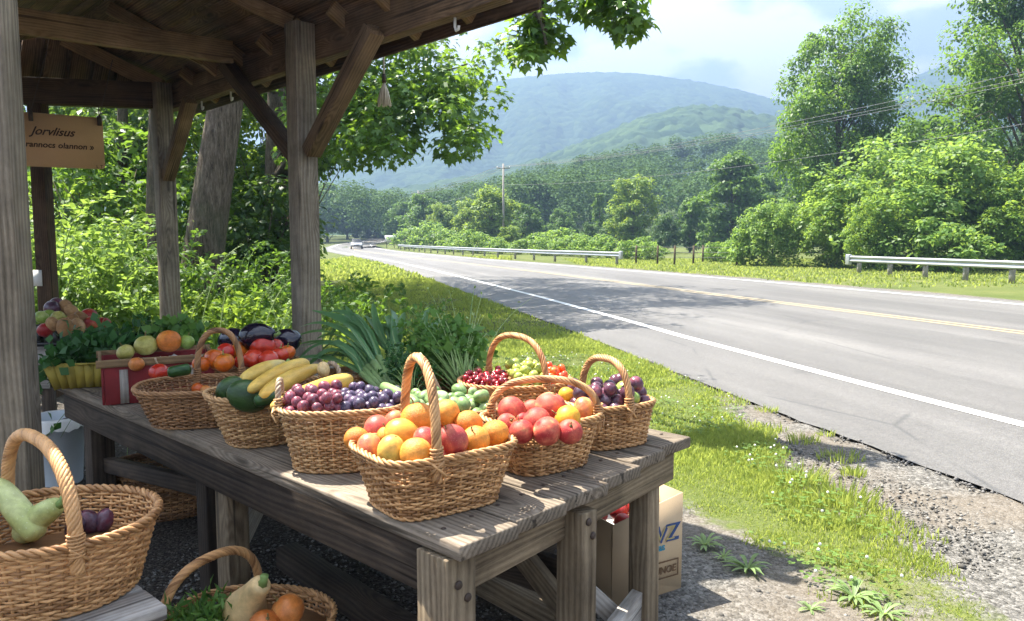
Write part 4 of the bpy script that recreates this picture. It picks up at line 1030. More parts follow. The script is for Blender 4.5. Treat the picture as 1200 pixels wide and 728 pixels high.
for (v, r) in pack(bk['plum'], 34, lambda g: g.uniform(.024, .029), 3, mound=0.035):
    F('plum', 'plum', 'dark purple plum in the basket at the road end of the table', 'plum', B2W(bk['plum'], v), r, 'plums in the road end basket')
for px, py, rp, h_, kd, nm, lab, cat in ((685, 479, 12, .175, 'mango', 'peach', 'orange pink peach at the front rim of the plum basket', 'peach'), (664, 463, 10, .18, 'ypeach', 'peach', 'yellow peach at the left rim of the plum basket', 'peach'), (733, 457, 12, .19, 'gapple', 'apple', 'green apple behind the plums', 'apple'), (741, 467, 9, .175, 'gapple', 'apple', 'smaller green apple by the handle of the plum basket', 'apple')):
    p = at(px, py, TZ + h_); F(kd, nm, lab, cat, p, pr(rp, p), None)
fc = bk['cherry']
for (v, r) in pack(fc, 62, lambda g: g.uniform(.0125, .0155), 5, region=lambda x, y: x < -0.035, mound=0.012):
    F('cherry', 'cherry', 'dark red cherry in the left third of the round basket', 'cherry', B2W(fc, v), r, 'cherries in the round basket')
for (v, r) in pack(fc, 40, lambda g: g.uniform(.017, .022), 6, region=lambda x, y: -0.02 < x < 0.105, mound=0.02):
    F('gplum', 'green_plum', 'small green plum in the middle of the round basket', 'green plum', B2W(fc, v), r, 'green plums in the round basket')
for (v, r) in pack(fc, 34, lambda g: g.uniform(.015, .018), 7, region=lambda x, y: x > 0.115, mound=0.01):
    F('ctom', 'cherry_tomato', 'red orange cherry tomato in the right end of the round basket', 'cherry tomato', B2W(fc, v), r, 'cherry tomatoes in the round basket')
fg = bk['grape']
for (v, r) in pack(fg, 52, lambda g: g.uniform(.016, .0205), 8, region=lambda x, y: x < -0.015, mound=0.03):
    F('rgrape', 'red_grape', 'round red grape in the left half of the grape basket', 'grape', B2W(fg, v), r, 'red grapes in the grape basket')
for (v, r) in pack(fg, 46, lambda g: g.uniform(.016, .0205), 9, region=lambda x, y: x > 0.0, mound=0.03):
    F('pgrape', 'purple_grape', 'dark purple grape in the right half of the grape basket', 'grape', B2W(fg, v), r, 'purple grapes in the grape basket')
fv = bk['green']
for (v, r) in pack(fv, 58, lambda g: g.uniform(.018, .025), 10, mound=0.04):
    F('ggrape', 'green_grape', 'pale green grape heaped in the brown oval basket', 'grape', B2W(fv, v), r, 'green grapes in the brown oval basket', upright=1.5)

# long vegetables
def longveg(name, label, cat, p0, p1, prof, mat, bend=0.0, group=None, stemr=None, k=20, stemmat='green_stem'):
    p0 = Vector(p0); p1 = Vector(p1); ax = (p1 - p0); L = ax.length; ax.normalize()
    up = (Z - ax * Z.dot(ax)).normalized()
    n = 34; ts = (1 - np.cos(np.linspace(0, math.pi, n))) / 2
    path = [p0 + ax * (L * t) + up * (bend * math.sin(math.pi * t)) for t in ts]
    rad = np.interp(ts, [q[0] for q in prof], [q[1] for q in prof])
    rad = np.convolve(np.concatenate([[rad[0]] * 3, rad, [rad[-1]] * 3]), np.ones(7) / 7, 'valid') * np.clip(1 - np.abs(2 * ts - 1) ** 26, 0, 1) ** 0.5 + 0.0015
    mb = MB(); mb.tube(path, rad, k); c = (p0 + p1) / 2
    o = mb.build(name, M[mat], smooth=True, origin=c, g=False); tag(o, label, cat, group)
    if stemr:
        mb = MB(); mb.tube([p1 - ax * 0.006, p1 + ax * 0.012, p1 + ax * 0.028 + up * 0.008], [stemr * 1.5, stemr, stemr * 1.15], 7)
        s = mb.build('stem', M[stemmat], o, smooth=True, g=False)
    return o
YS = [(0, .012), (.08, .026), (.35, .031), (.7, .026), (.92, .017), (1, .010)]
def zpt(px, py, h_): return at(px, py, TZ + h_)
longveg('yellow_squash', 'long yellow squash lowest in the row, nearest the grapes', 'squash', zpt(318, 478, .20), zpt(412, 444, .235), [(0, .012), (.08, .020), (.5, .029), (.9, .030), (1, .014)], 'ysquash', .008, 'yellow squash in the straw basket')
longveg('yellow_squash', 'yellow squash second in the row, ending at the pale bulb', 'squash', zpt(306, 466, .22), zpt(375, 430, .245), YS, 'ysquash', .012, 'yellow squash in the straw basket')
longveg('yellow_squash', 'yellow squash third in the row, with a broad square end', 'squash', zpt(292, 458, .23), zpt(360, 426, .26), [(0, .012), (.1, .022), (.6, .03), (.92, .028), (1, .012)], 'ysquash', .012, 'yellow squash in the straw basket')
longveg('yellow_squash', 'yellow squash at the back of the row, beside the tomatoes', 'squash', zpt(283, 448, .23), zpt(334, 426, .255), YS, 'ysquash', .01, 'yellow squash in the straw basket', .006)
p = zpt(379, 433, .255); o = F('potato', 'turnip', 'round pale bulb resting on the end of the yellow squash', 'turnip', p, .024); o.data = o.data.copy(); o.data.materials[0] = M['butternut']; inst('stem', SM['stem'], (0, 0, .05), (0, 0, 0), 1.0, o)
p = zpt(291, 464, .20); av1 = F('avocado', 'avocado', 'large dark green avocado at the front of the straw basket', 'avocado', p, pr(19, p), 'avocados in the straw basket', None, upright=1.2)
av1.rotation_euler = (1.25, 0.1, -1.1)
p = zpt(270, 457, .205); av2 = F('avocado', 'avocado', 'dark avocado with a pale tip behind the large one', 'avocado', p, pr(15, p), 'avocados in the straw basket', 'green_stem', upright=1.0)
av2.rotation_euler = (0.5, 0.9, 0.2)
longveg('zucchini', 'short dark courgette between the large avocado and the yellow squash', 'courgette', zpt(298, 471, .205), zpt(334, 463, .215), [(0, .01), (.1, .02), (.9, .022), (1, .01)], 'zucchini', 0.0)
longveg('zucchini', 'dark courgette lying in the red crate', 'courgette', zpt(196, 437, .19), zpt(224, 432, .20), [(0, .01), (.1, .022), (.9, .024), (1, .01)], 'zucchini', 0.0)
longveg('zucchini', 'long green courgette lying between the purple and the green grapes', 'courgette', zpt(448, 452, .235), zpt(490, 474, .215), [(0, .012), (.1, .018), (.9, .02), (1, .01)], 'ggrape', 0.0)
# tomatoes behind the straw basket
G = 'tomatoes in the dark basket'
for px, py, rp, h_, kd, lab in ((236, 427, 10, .20, 'otom', 'orange tomato by the left foot of the upright handle'), (252, 421, 13, .215, 'otom', 'orange tomato under the arch of the handle'), (264, 412, 11, .235, 'tomato', 'red tomato at the top under the handle arch'), (263, 425, 12, .205, 'otom', 'orange tomato low beneath the handle arch'), (279, 413, 11, .22, 'otom', 'orange tomato just right of the handle'), (289, 409, 12, .225, 'otom', 'pale orange tomato in the middle of the heap'),
                              (298, 421, 13, .205, 'tomato', 'red tomato at the front of the heap, right of the handle'), (308, 405, 16, .25, 'tomato', 'largest red tomato crowning the heap'), (315, 421, 12, .21, 'tomato', 'orange red tomato at the right front of the heap'), (328, 416, 10, .215, 'tomato', 'small red tomato at the right end of the heap'), (337, 413, 9, .22, 'otom', 'small orange tomato nearest the aubergines'), (322, 406, 11, .235, 'tomato', 'red tomato behind the largest one'), (283, 424, 9, .195, 'tomato', 'dark red tomato low in the gap behind the handle foot')):
    p = zpt(px, py, h_); F(kd, 'tomato', lab, 'tomato', p, pr(rp, p), G, 'green_stem' if random.random() < .5 else None, upright=.5)
p = zpt(232, 456, .10); F('otom', 'tomato', 'single orange tomato inside the brown basket with upright handle', 'tomato', p, pr(8, p))
p = zpt(241, 457, .10); F('onion', 'onion', 'small pink onion beside the single orange tomato', 'onion', p, pr(6, p))
AUB = [(0, .014), (.08, .045), (.3, .064), (.6, .055), (.85, .036), (1, .02)]
longveg('aubergine', 'glossy dark aubergine standing highest behind the tomatoes', 'aubergine', at(284, 402, TZ + .26), at(322, 393, TZ + .30), AUB, 'aubergine', .02, 'aubergines behind the tomatoes', .008)
longveg('aubergine', 'glossy aubergine at the right, next to the square post', 'aubergine', at(350, 407, TZ + .21), at(318, 399, TZ + .25), AUB, 'aubergine', .02, 'aubergines behind the tomatoes', .008)
longveg('aubergine', 'aubergine mostly hidden at the left end of the pile', 'aubergine', at(262, 404, TZ + .20), at(290, 400, TZ + .235), AUB, 'aubergine', .02, 'aubergines behind the tomatoes', .008)

# red crate with a light wooden rim
M['red'] = plain('worn_red_paint', (0.22, 0.022, 0.025), 0.65, 0.3, var=0.35)
M['yellow_veneer'] = plain('yellow_green_veneer', (0.34, 0.27, 0.05), 0.6, 0.3, var=0.2)
cp = at(186, 462, TB); ca = R(28)
cx3 = Vector((math.cos(ca), math.sin(ca), 0)); cy3 = Vector((-math.sin(ca), math.cos(ca), 0))
cr_ = wthing('red_crate', 'red painted crate with a pale wooden rim and cord loops', 'crate', cp, group=None)
def lp(x, y, z): return cp + cx3 * x + cy3 * y + Z * z
w2, d2, h2 = 0.235, 0.165, 0.185
for sx in (-1, 1):
    b = MB(); b.box(lp(sx * w2, 0, h2 / 2), (0.012, d2 * 2, h2), (cx3, cy3, Z)); b.build('side_panel', M['red'], cr_, bevel=0.002)
for sy in (-1, 1):
    b = MB(); b.box(lp(0, sy * d2, h2 / 2), (w2 * 2 - 0.013, 0.012, h2), (cx3, cy3, Z)); b.build('side_panel', M['red'], cr_, bevel=0.002)
b = MB(); b.box(lp(0, 0, 0.008), (w2 * 2 - .02, d2 * 2 - .02, 0.012), (cx3, cy3, Z)); b.build('base', M['red'], cr_)
b = MB()
for sy in (-1, 1): b.box(lp(0, sy * (d2 + .009), h2 + 0.004), (w2 * 2 + 0.05, 0.012, 0.035), (cx3, cy3, Z))
for sx in (-1, 1): b.box(lp(sx * (w2 + .009), 0, h2 + 0.004), (0.012, d2 * 2 + 0.004, 0.034), (cx3, cy3, Z))
b.build('rim', M['beam_tan'], cr_, bevel=0.002)
for x in (-0.15, 0.15):
    b = MB(); b.box(lp(x, -d2 - .008, h2 / 2 - .012), (0.035, 0.006, h2 - .03), (cx3, cy3, Z)); b.build('slat', M['pale_wood'], cr_)
b = MB(); b.tube([lp(w2 * .35 + .1 * math.cos(q), -d2 - .02, h2 + .02 - .07 * math.sin(q)) for q in np.linspace(0, math.pi, 18)], 0.005, 6); b.build('ear_handle', M['rope'], cr_, smooth=True)
# crumpled white paper inside
def paper():
    n = 22; V = []; b = MB(); c0 = lp(0.05, -0.02, 0.165)
    for i in range(n):
        for j in range(n):
            x = (i / (n - 1) - .5) * .26; y = (j / (n - 1) - .5) * .2
            V.append(c0 + cx3 * x + cy3 * y + Z * (mnoise.noise((x * 22, y * 22, 3)) * .028 + mnoise.noise((x * 50, y * 50, 8)) * .01))
    F_ = np.array([[i * n + j, (i + 1) * n + j, (i + 1) * n + j + 1, i * n + j + 1] for i in range(n - 1) for j in range(n - 1)])
    b.add([list(v) for v in V], F_); o = b.build('crumpled_paper', M['white_plastic'], origin=c0, g=False); tag(o, 'crumpled white paper lining the red crate', 'paper')
paper()
G = 'fruit along the back rim of the red crate'
for px, py, rp, h_, kd, nm, lab, cat in ((147, 413, 10, .21, 'yapple', 'apple', 'small yellow green apple above the yellow trug', 'apple'), (171, 405, 13, .235, 'yapple', 'apple', 'pale yellow apple beside the big pumpkin orange fruit', 'apple'), (198, 400, 14, .25, 'orange', 'orange', 'big orange at the back rim of the red crate', 'orange'), (219, 401, 9, .24, 'gapple', 'apple', 'pale green apple right of the big orange', 'apple'), (160, 427, 9, .185, 'onion', 'onion', 'brown onion inside the left corner of the red crate', 'onion'), (186, 436, 11, .165, 'tomato', 'tomato', 'red tomato in the red crate under the paper', 'tomato')):
    p = zpt(px, py, h_); F(kd, nm, lab, cat, p, pr(rp, p), G if nm == 'apple' else None, 'stem' if nm == 'apple' else None, upright=.4)

# yellow veneer trug with greens
yp = at(106, 450, TB); ya = R(18); tr = wthing('veneer_trug', 'yellow green veneer trug of leafy greens at the far end of the table', 'trug', yp)
def yl(x, y, z): c, s = math.cos(ya), math.sin(ya); return yp + Vector((x * c - y * s, x * s + y * c, z))
b = MB(); n = 8
for i, (wx, wy) in enumerate(((1, 0), (-1, 0), (0, 1), (0, -1))):
    for k in range(n if wx == 0 else 5):
        m = n if wx == 0 else 5; t0 = (k + .5) / m * 2 - 1
        A_, B_ = 0.14, 0.10
        p0 = yl((wx * A_ if wx else t0 * A_), (wy * B_ if wy else t0 * B_), 0); p1 = yl((wx * A_ * 1.3 if wx else t0 * A_ * 1.28), (wy * B_ * 1.3 if wy else t0 * B_ * 1.28), 0.125)
        b.beam(p0, p1, 2.5 * (A_ if wx == 0 else B_) / m * 0.97, 0.004, up=(p1 - p0).cross(Vector((-wy, wx, 0))) if False else Vector((wx * math.cos(ya) - wy * math.sin(ya), wx * math.sin(ya) + wy * math.cos(ya), 0.2)))
b.build('side_slats', M['yellow_veneer'], tr)
b = MB(); b.tube([yl(0.185 * math.cos(q) if True else 0, 0.135 * math.sin(q), 0.125) for q in np.linspace(0, 2 * math.pi, 40, endpoint=False)], 0.006, 6, closed=True); b.build('rim', M['yellow_veneer'], tr)
b = MB(); b.prism([tuple(yl(x, y, 0).xy) for x, y in ((-.14, -.1), (.14, -.1), (.14, .1), (-.14, .1))], yp.z + .002, yp.z + .008); b.build('base', M['yellow_veneer'], tr)
for px, py, rp, h_, lab in ((121, 420, 10, .13, 'small orange tucked into the yellow trug under the leaves'), (103, 423, 7, .12, 'half hidden orange at the front of the yellow trug')):
    p = zpt(px, py, h_); F('orange', 'orange', lab, 'orange', p, pr(rp, p))

# back table: black tray of mixed produce
kp = at(72, 402, 0.745); kc = wthing('black_tray', 'black plastic tray of apples and potatoes on the back table', 'tray', kp)
M['black'] = plain('black_plastic', (0.02, 0.018, 0.018), 0.5, 0.4)
b = MB(); b.box(kp + Z * .006, (0.52, 0.34, 0.012))
for sx in (-1, 1): b.box(kp + Vector((sx * .26, 0, .06)), (.012, .352, .12))
b.build('tray_sides', M['black'], kc)
for sy in (-1, 1):
    b = MB(); b.box(kp + Vector((0, sy * .175, .112)), (.508, .012, .018)); b.box(kp + Vector((0, sy * .175, .014)), (.508, .012, .025))
    for k in range(9): b.box(kp + Vector((-.25 + k * .0625, sy * .175, .065)), (.03, .01, .085))
    b.build('slats', M['black'], kc)
b = MB(); b.box(kp + Vector((0, 0, .105)), (.5, .32, .008)); b.build('lining', M['black'], kc)
G = 'produce heaped on the back table'
for i, (px, py, rp, h_, kd, nm, lab) in enumerate(((53, 387, 9, .15, 'rapple', 'apple', 'red apple at the front left of the black tray'), (62, 380, 7, .19, 'potato', 'potato', 'small brown potato above the front red apple'), (76, 384, 9, .17, 'potato', 'potato', 'tan potato in the middle front of the black tray'), (91, 383, 8, .165, 'potato', 'potato', 'round tan potato at the right front of the black tray'), (95, 374, 8, .20, 'potato', 'potato', 'pinkish potato beside the two red apples'), (84, 376, 7, .20, 'potato', 'potato', 'brown potato behind the tan one'), (104, 371, 10, .20, 'rapple', 'apple', 'red apple right of the potatoes, upper of two'), (108, 379, 9, .17, 'rapple', 'apple', 'red apple below the upper right one'), (121, 380, 9, .15, 'rapple', 'apple', 'lone red apple at the right end of the back table'), (61, 362, 9, .26, 'plum', 'plum', 'dark red plum at the top of the back table heap'), (66, 357, 8, .28, 'plum', 'plum', 'dark plum behind the top one'), (77, 361, 8, .26, 'potato', 'potato', 'dark brown potato high at the back'), (84, 365, 7, .24, 'potato', 'potato', 'peach coloured potato at the top right of the heap'), (49, 372, 8, .22, 'gapple', 'apple', 'pale green apple beside the grey post'), (68, 372, 8, .21, 'yapple', 'apple', 'pale apple in the middle of the heap'), (58, 370, 8, .215, 'gapple', 'apple', 'pale apple wrapped in tissue, left of the middle'))):
    p = at(px, py, 0.745 + h_); F(kd, nm, lab, nm, p, pr(rp, p), G)
longveg('cucumber', 'green cucumber lying at the right end of the back table', 'cucumber', at(99, 388, .745 + .05), at(124, 386, .745 + .06), [(0, .015), (.1, .03), (.9, .03), (1, .015)], 'zucchini')

# foreground round basket contents
PS = [(0, .020), (.06, .033), (.4, .038), (.75, .034), (.93, .026), (1, .018)]
longveg('pale_squash', 'pale green squash standing steeply at the left edge of the bench basket', 'squash', at(46, 630, bz + .12), at(-6, 564, bz + .27), PS, 'pale_squash', .0, 'pale squash in the bench basket')
longveg('pale_squash', 'pale green squash with a green tip, lying behind the handle', 'squash', at(24, 630, bz + .10), at(70, 591, bz + .22), PS, 'pale_squash', .01, 'pale squash in the bench basket', .01)
for px, py, rp, lab in ((104, 612, 15, 'dark purple beet at the right of the bench basket'), (123, 610, 13, 'purple brown beet at the far right of the bench basket'), (88, 618, 12, 'dark beet half hidden by the handle of the bench basket')):
    p = at(px, py, bz + .115); o = F('avocado', 'beet', lab, 'beet', p, pr(rp, p) * .85, 'beets in the bench basket'); o.data = o.data.copy(); o.data.materials[0] = M['plum']
# ground basket contents
gf = bk['floor']
BN = [(0, .03), (.08, .062), (.25, .075), (.42, .058), (.6, .04), (.9, .034), (1, .026)]
longveg('butternut_squash', 'butternut squash leaning against the handle of the ground basket', 'squash', at(283, 728, .25), at(308, 683, .42), BN, 'butternut', .012, None, .012)
for px, py, rp, h_, lab in ((337, 716, 20, .31, 'large round brown onion in the ground basket'), (310, 734, 19, .29, 'brown onion below the butternut squash'), (198, 734, 12, .26, 'brown onion at the left of the ground basket')):
    p = at(px, py, h_); F('onion', 'onion', lab, 'onion', p, pr(rp, p), 'onions in the ground basket', 'stem')

# ---------------------------------------------------------------- leaves and greens
M['leek'] = leafm('blue_green_leek_leaf', (0.055, 0.14, 0.055), (0.12, 0.25, 0.105), (0.20, 0.36, 0.09), 0.32, 0.42, (0.30, 0.42, 0.27), 0.45)
M['leek_white'] = plain('pale_leek_stalk', (0.20, 0.30, 0.11), 0.5, 0.4, var=0.2, sc=12)
M['kale'] = leafm('dark_green_salad', (0.015, 0.055, 0.014), (0.035, 0.11, 0.025), (0.08, 0.20, 0.03), 0.2, 0.5)
M['herb'] = leafm('fresh_herb_green', (0.06, 0.15, 0.03), (0.13, 0.25, 0.05), (0.16, 0.30, 0.04), 0.3, 0.5)
M['pale_herb'] = leafm('pale_stalk_green', (0.22, 0.34, 0.12), (0.40, 0.50, 0.22), (0.3, 0.4, 0.1), 0.2, 0.5)
def ribbon(mb, path, wid, up, fold=0.35):
    P = np.array([list(q) for q in path]); n = len(P); T = np.gradient(P, axis=0); T /= np.linalg.norm(T, axis=1)[:, None]
    up = np.asarray(list(up), float); Sd = np.cross(T, up); Sd /= np.linalg.norm(Sd, axis=1)[:, None] + 1e-9; N_ = np.cross(Sd, T)
    w = np.asarray(wid)[:, None]
    V = np.stack([P - Sd * w + N_ * w * fold, P, P + Sd * w + N_ * w * fold], 1).reshape(-1, 3)
    i = np.arange(n - 1)[:, None]; j = np.arange(2)[None, :]
    mb.add(V, np.stack([i * 3 + j, i * 3 + j + 1, (i + 1) * 3 + j + 1, (i + 1) * 3 + j], -1).reshape(-1, 4))
def leek(label, base, fan, tips, r=0.014):
    """base = white root end, fan = where leaves open, tips = leaf ends (world points)"""
    base = Vector(base); fan = Vector(fan); t = wthing('leek', label, 'leek', base, group='leeks at the back of the table')
    b = MB(); b.tube([base, base.lerp(fan, .5), fan], [r * .9, r, r * 1.15], 10); b.build('stalk', M['leek_white'], t, smooth=True)
    ribs_ = MB()
    for k, tip in enumerate(tips):
        tip = Vector(tip); d = (fan - base).normalized(); L = (tip - fan).length
        ts = np.linspace(0, 1, 14); b = MB()
        A_ = fan; C_ = fan + d * L * .45 + Z * .03
        path = [A_ * (1 - s) ** 2 + C_ * 2 * s * (1 - s) + tip * s * s for s in ts]
        rv = Vector((random.uniform(-.03, .03), random.uniform(-.03, .03), random.uniform(-.02, .05))); dr = random.choice((0, 0, .05, .10))
        path = [q + rv * math.sin(math.pi * s) - Z * (dr * max(0, s - .6) ** 2 * 6 * L) for q, s in zip(path, ts)]
        ribs_.tube(path[:9], np.linspace(.0042, .0012, 9), 5)
        wf = random.uniform(.5, .85)
        wid = np.interp(ts, [0, .25, .6, .88, 1], [r * .9, r * 1.55 * wf, r * 1.75 * wf, r * 1.1 * wf, .002]) * np.array([1 + .12 * math.sin(s * 17 + k * 2) for s in ts])
        ribbon(b, path, wid, Vector((0.3, -0.5, 0.8)) + Vector((random.uniform(-.6, .6), random.uniform(-.4, .4), 0)), .45)
        b.build('leaf', M['leek'], t, smooth=True, g=False)
    ribs_.build('ribs', M['leek_white'], t, smooth=True)
def W_(px, py, h_): return at(px, py, TZ + h_)
lk = [('leek with the tallest leaf, reaching up beside the square post', (462, 450, .13), (444, 420, .20), [(379, 350, 4.35), (366, 364, 4.3), (394, 362, 4.45), (372, 380, 4.2), (405, 358, 4.4), (386, 378, 4.3)], .017),
 ('leek second from the top of the bundle, leaf arching over', (458, 451, .12), (438, 425, .19), [(352, 374, 4.2), (347, 386, 4.1), (384, 388, 4.2), (402, 378, 4.3)], .016),
 ('leek in the middle of the bundle with drooping leaves', (454, 453, .11), (432, 429, .17), [(345, 398, 4.0), (352, 407, 4.0), (372, 397, 4.05), (392, 400, 4.0)], .015),
 ('leek low in the bundle, pointing at the aubergines', (450, 455, .10), (428, 433, .155), [(346, 412, 3.9), (360, 420, 3.9), (378, 412, 3.9), (400, 414, 3.9)], .015),
 ('leek lowest in the bundle, resting on the basket rim', (446, 457, .09), (424, 438, .14), [(340, 420, 3.8), (356, 428, 3.75), (384, 426, 3.75)], .014),
 ('leek with a grey broad leaf standing upright in the middle', (468, 448, .13), (458, 414, .20), [(437, 354, 4.35), (457, 362, 4.4), (423, 362, 4.4), (412, 374, 4.35), (447, 380, 4.3)], .018),
 ('leek with a bent grey leaf right of the tallest one', (472, 448, .12), (466, 416, .19), [(446, 364, 4.3), (474, 366, 4.35), (430, 382, 4.3), (462, 378, 4.2), (485, 374, 4.3)], .017),
 ('thin leek whose leaf stands up behind the herbs', (500, 440, .13), (503, 402, .22), [(506, 357, 4.3), (493, 372, 4.4), (516, 374, 4.4)], .016)]
for lab, b0, f0, tps, rr_ in lk: leek(lab, W_(*b0), W_(*f0), [aty(*q) for q in tps], rr_)
def bunch(name, label, cat, base, top, spread, nst, nleaf, lsz, matl, mats, droop=.3, seed=0, stem_r=.002, leafw=.6):
    """stems fanning from base to top with small leaves along their upper part"""
    rng = np.random.default_rng(seed); base = Vector(base); top = Vector(top); t = wthing(name, label, cat, base)
    ax = top - base; L = ax.length; sb = MB(); P = []; D = []
    for i in range(nst):
        off = Vector(rng.normal(0, 1, 3)); off = (off - ax.normalized() * off.dot(ax.normalized())) * spread
        b0 = base + off * .18; tp2 = base + ax * rng.uniform(.75, 1.1) + off - Z * droop * off.length * rng.uniform(.5, 1.5)
        c = base + ax * .6 + off * .4
        pts = [b0 * (1 - s) ** 2 + c * 2 * s * (1 - s) + tp2 * s * s for s in np.linspace(0, 1, 7)]
        sb.tube(pts, np.linspace(stem_r, stem_r * .5, 7), 4)
        for q in range(nleaf):
            s = rng.uniform(.35, 1.03); p = b0 * (1 - s) ** 2 + c * 2 * s * (1 - s) + tp2 * s * s
            P.append(list(p + Vector(rng.normal(0, 1, 3)) * lsz * .6)); D.append(list(Vector(rng.normal(0, 1, 3)) + ax.normalized() * .8))
    sb.build('stems', mats, t, smooth=True)
    lb = MB(); leaf_quads(lb, np.array(P), np.array(D), None, lsz, leafw, rng); lb.build('leaves', matl, t, g=False)
    return t
def leaf_quads(mb, P, D, Nn, size, w, rng, jitter=.3, fold=.18):
    n = len(P)
    D = D / (np.linalg.norm(D, axis=1)[:, None] + 1e-9)
    if Nn is None: Nn = rng.normal(0, 1, (n, 3)) + [0, 0, .8]
    Sd = np.cross(D, Nn); Sd /= np.linalg.norm(Sd, axis=1)[:, None] + 1e-9; N2 = np.cross(Sd, D)
    s = (size * rng.uniform(1 - jitter, 1 + jitter, n))[:, None]
    V = np.stack([P, P + D * s * .5 + Sd * s * w * .5 + N2 * s * fold * .5, P + D * s, P + D * s * .45 - Sd * s * w * .5 + N2 * s * fold * .5], 1).reshape(-1, 3)
    mb.add(V, np.arange(n * 4).reshape(-1, 4))
bunch('herb_bunch', 'thick bunch of fine green herbs behind the cherry basket', 'herbs', W_(540, 452, .12), aty(505, 392, 4.0), .125, 120, 34, .036, M['herb'], M['green_stem'], .5, 3)
bunch('herb_bunch', 'feathery dark herb tuft drooping over the green grapes', 'herbs', W_(480, 455, .15), aty(470, 425, 3.55), .075, 60, 26, .024, M['kale'], M['green_stem'], .6, 4)
bunch('radish_bunch', 'bunch of pale stalks with grey leaves left of the cherry basket', 'radishes', W_(541, 448, .12), aty(543, 395, 3.9), .085, 34, 6, .06, M['herb'], M['pale_herb'], .3, 5, .0042, .6)
bunch('grass_stalks', 'spray of thin pale seed stalks behind the herb bunch', 'herbs', W_(545, 440, .12), aty(548, 362, 4.4), .15, 34, 3, .022, M['pale_herb'], M['pale_herb'], .1, 6, .002)
bunch('salad_greens', 'mound of dark leafy greens filling the yellow trug', 'greens', yl(0, 0.02, .09), yl(-0.02, 0.06, .24), .13, 60, 16, .055, M['kale'], M['green_stem'], .6, 7, .003, .8)
bunch('salad_greens', 'dark leafy greens behind the apples of the red crate', 'greens', W_(160, 418, .13), aty(150, 396, 4.3), .16, 60, 14, .055, M['kale'], M['green_stem'], .6, 8, .003, .8)
bunch('salad_greens', 'grey green leaves behind the big orange', 'greens', W_(206, 410, .15), aty(204, 386, 4.25), .10, 40, 12, .06, M['herb'], M['green_stem'], .6, 9, .003, .8)
bunch('green_beans', 'tangle of green shoots in the left of the ground basket', 'greens', at(240, 745, .24), at(236, 705, .33), .085, 70, 7, .05, M['herb'], M['green_stem'], .6, 10, .0035, .25)
b_ = [aty(222, 700, 2.4), aty(224, 678, 2.42), aty(218, 664, 2.42), aty(210, 669, 2.4)]
# grey horn shaped handle behind the green grapes
b = MB(); hp = [W_(515, 462, .14), W_(507, 448, .19), W_(500, 430, .25), W_(492, 414, .30)]
b.tube(hp, [.016, .019, .014, .006], 10); o = b.build('horn_handle', M['rope'], origin=hp[0], smooth=True); tag(o, 'curved grey horn shaped squash neck rising behind the green grapes', 'gourd')

# ================================================================ UNDER AND BESIDE THE TABLE
# carton with printing
c0 = at(717, 716, 0.0); c1 = at(798, 691, 0.0); cxv = (c1 - c0); cw = cxv.length; cxv.normalize(); cyv = Vector((-cxv.y, cxv.x, 0)); cd = 0.30; chh = 0.43
boxm = plain('pale_cardboard', (0.52, 0.385, 0.245), 0.85, 0.2, var=0.12, sc=3)
crt = wthing('cardboard_box', 'printed cardboard box of apples beside the table leg', 'box', (c0 + c1) / 2)
def cpnt(x, y, z): return c0 + cxv * x + cyv * y + Z * z
def wallp(x0, y0, x1, y1, h, nm='side_panel'):
    b = MB(); A_ = cpnt(x0, y0, h / 2); B_ = cpnt(x1, y1, h / 2); d = (B_ - A_).normalized()
    b.box((A_ + B_) / 2, ((B_ - A_).length, 0.006, h), (d, Vector((-d.y, d.x, 0)), Z)); return b.build(nm, cardm, crt)
cww = cw; hl, hr = chh - .075, chh + .0
def slant(x0, y0, h0, x1, y1, h1):
    A_ = cpnt(x0, y0, 0); B_ = cpnt(x1, y1, 0); d = (B_ - A_).normalized(); n_ = Vector((-d.y, d.x, 0)) * .006
    V = [A_, B_, B_ + Z * h1, A_ + Z * h0, A_ + n_, B_ + n_, B_ + n_ + Z * h1, A_ + n_ + Z * h0]
    b = MB(); b.add([list(q) for q in V], np.array([[0, 1, 2, 3], [7, 6, 5, 4], [0, 4, 5, 1], [1, 5, 6, 2], [2, 6, 7, 3], [3, 7, 4, 0]])); return b.build('side_panel', boxm, crt)
slant(0.0, 0, hl, cww, 0, hr); slant(cww, .007, hr, cww, cd, hr); slant(.007, cd, hl, .007, .007, hl); slant(cww - .008, cd + .001, hr, .008, cd + .001, hl)
b = MB(); b.box(cpnt(cww / 2, cd / 2, .006), (cww - .012, cd - .012, .008), (cxv, cyv, Z)); b.build('base', cardm, crt)
b = MB(); b.box(cpnt(cww * .5, cd / 2, chh - .15), (cww * .94, cd - .02, .006), (cxv, cyv, Z)); b.build('divider', M['white_plastic'], crt)
rb = Matrix([[cxv[i], Z[i], -cyv[i]] for i in range(3)])
blue = plain('blue_print', (0.055, 0.09, 0.21), 0.8, 0.1, var=0.1); yel = plain('yellow_print', (0.52, 0.42, 0.18), 0.8, 0.1, var=0.1); blk = plain('brown_print', (0.17, 0.105, 0.06), 0.8, 0.1, var=0.2); cyan = plain('teal_print', (0.05, 0.28, 0.40), 0.8, 0.1)
cb = (c0 + c1) / 2
xb = cw
lettering('SVZ', cpnt(cw * .47, -.0045, .235), 0.102, 0.12, crt, blue, rb, cb, bold=.0025)
lettering('SVZ', cpnt(cw * .475, -.0062, .240), 0.088, 0.12, crt, yel, rb, cb, bold=-0.0015)
lettering('coas', cpnt(cw * .52, -.0045, .20), 0.045, 0.0, crt, cyan, rb, cb, bold=.001)
lettering('RUNOE', cpnt(cw * .52, -.0045, .097), 0.042, 0.1, crt, blk, rb, cb, bold=.001)
b = MB()
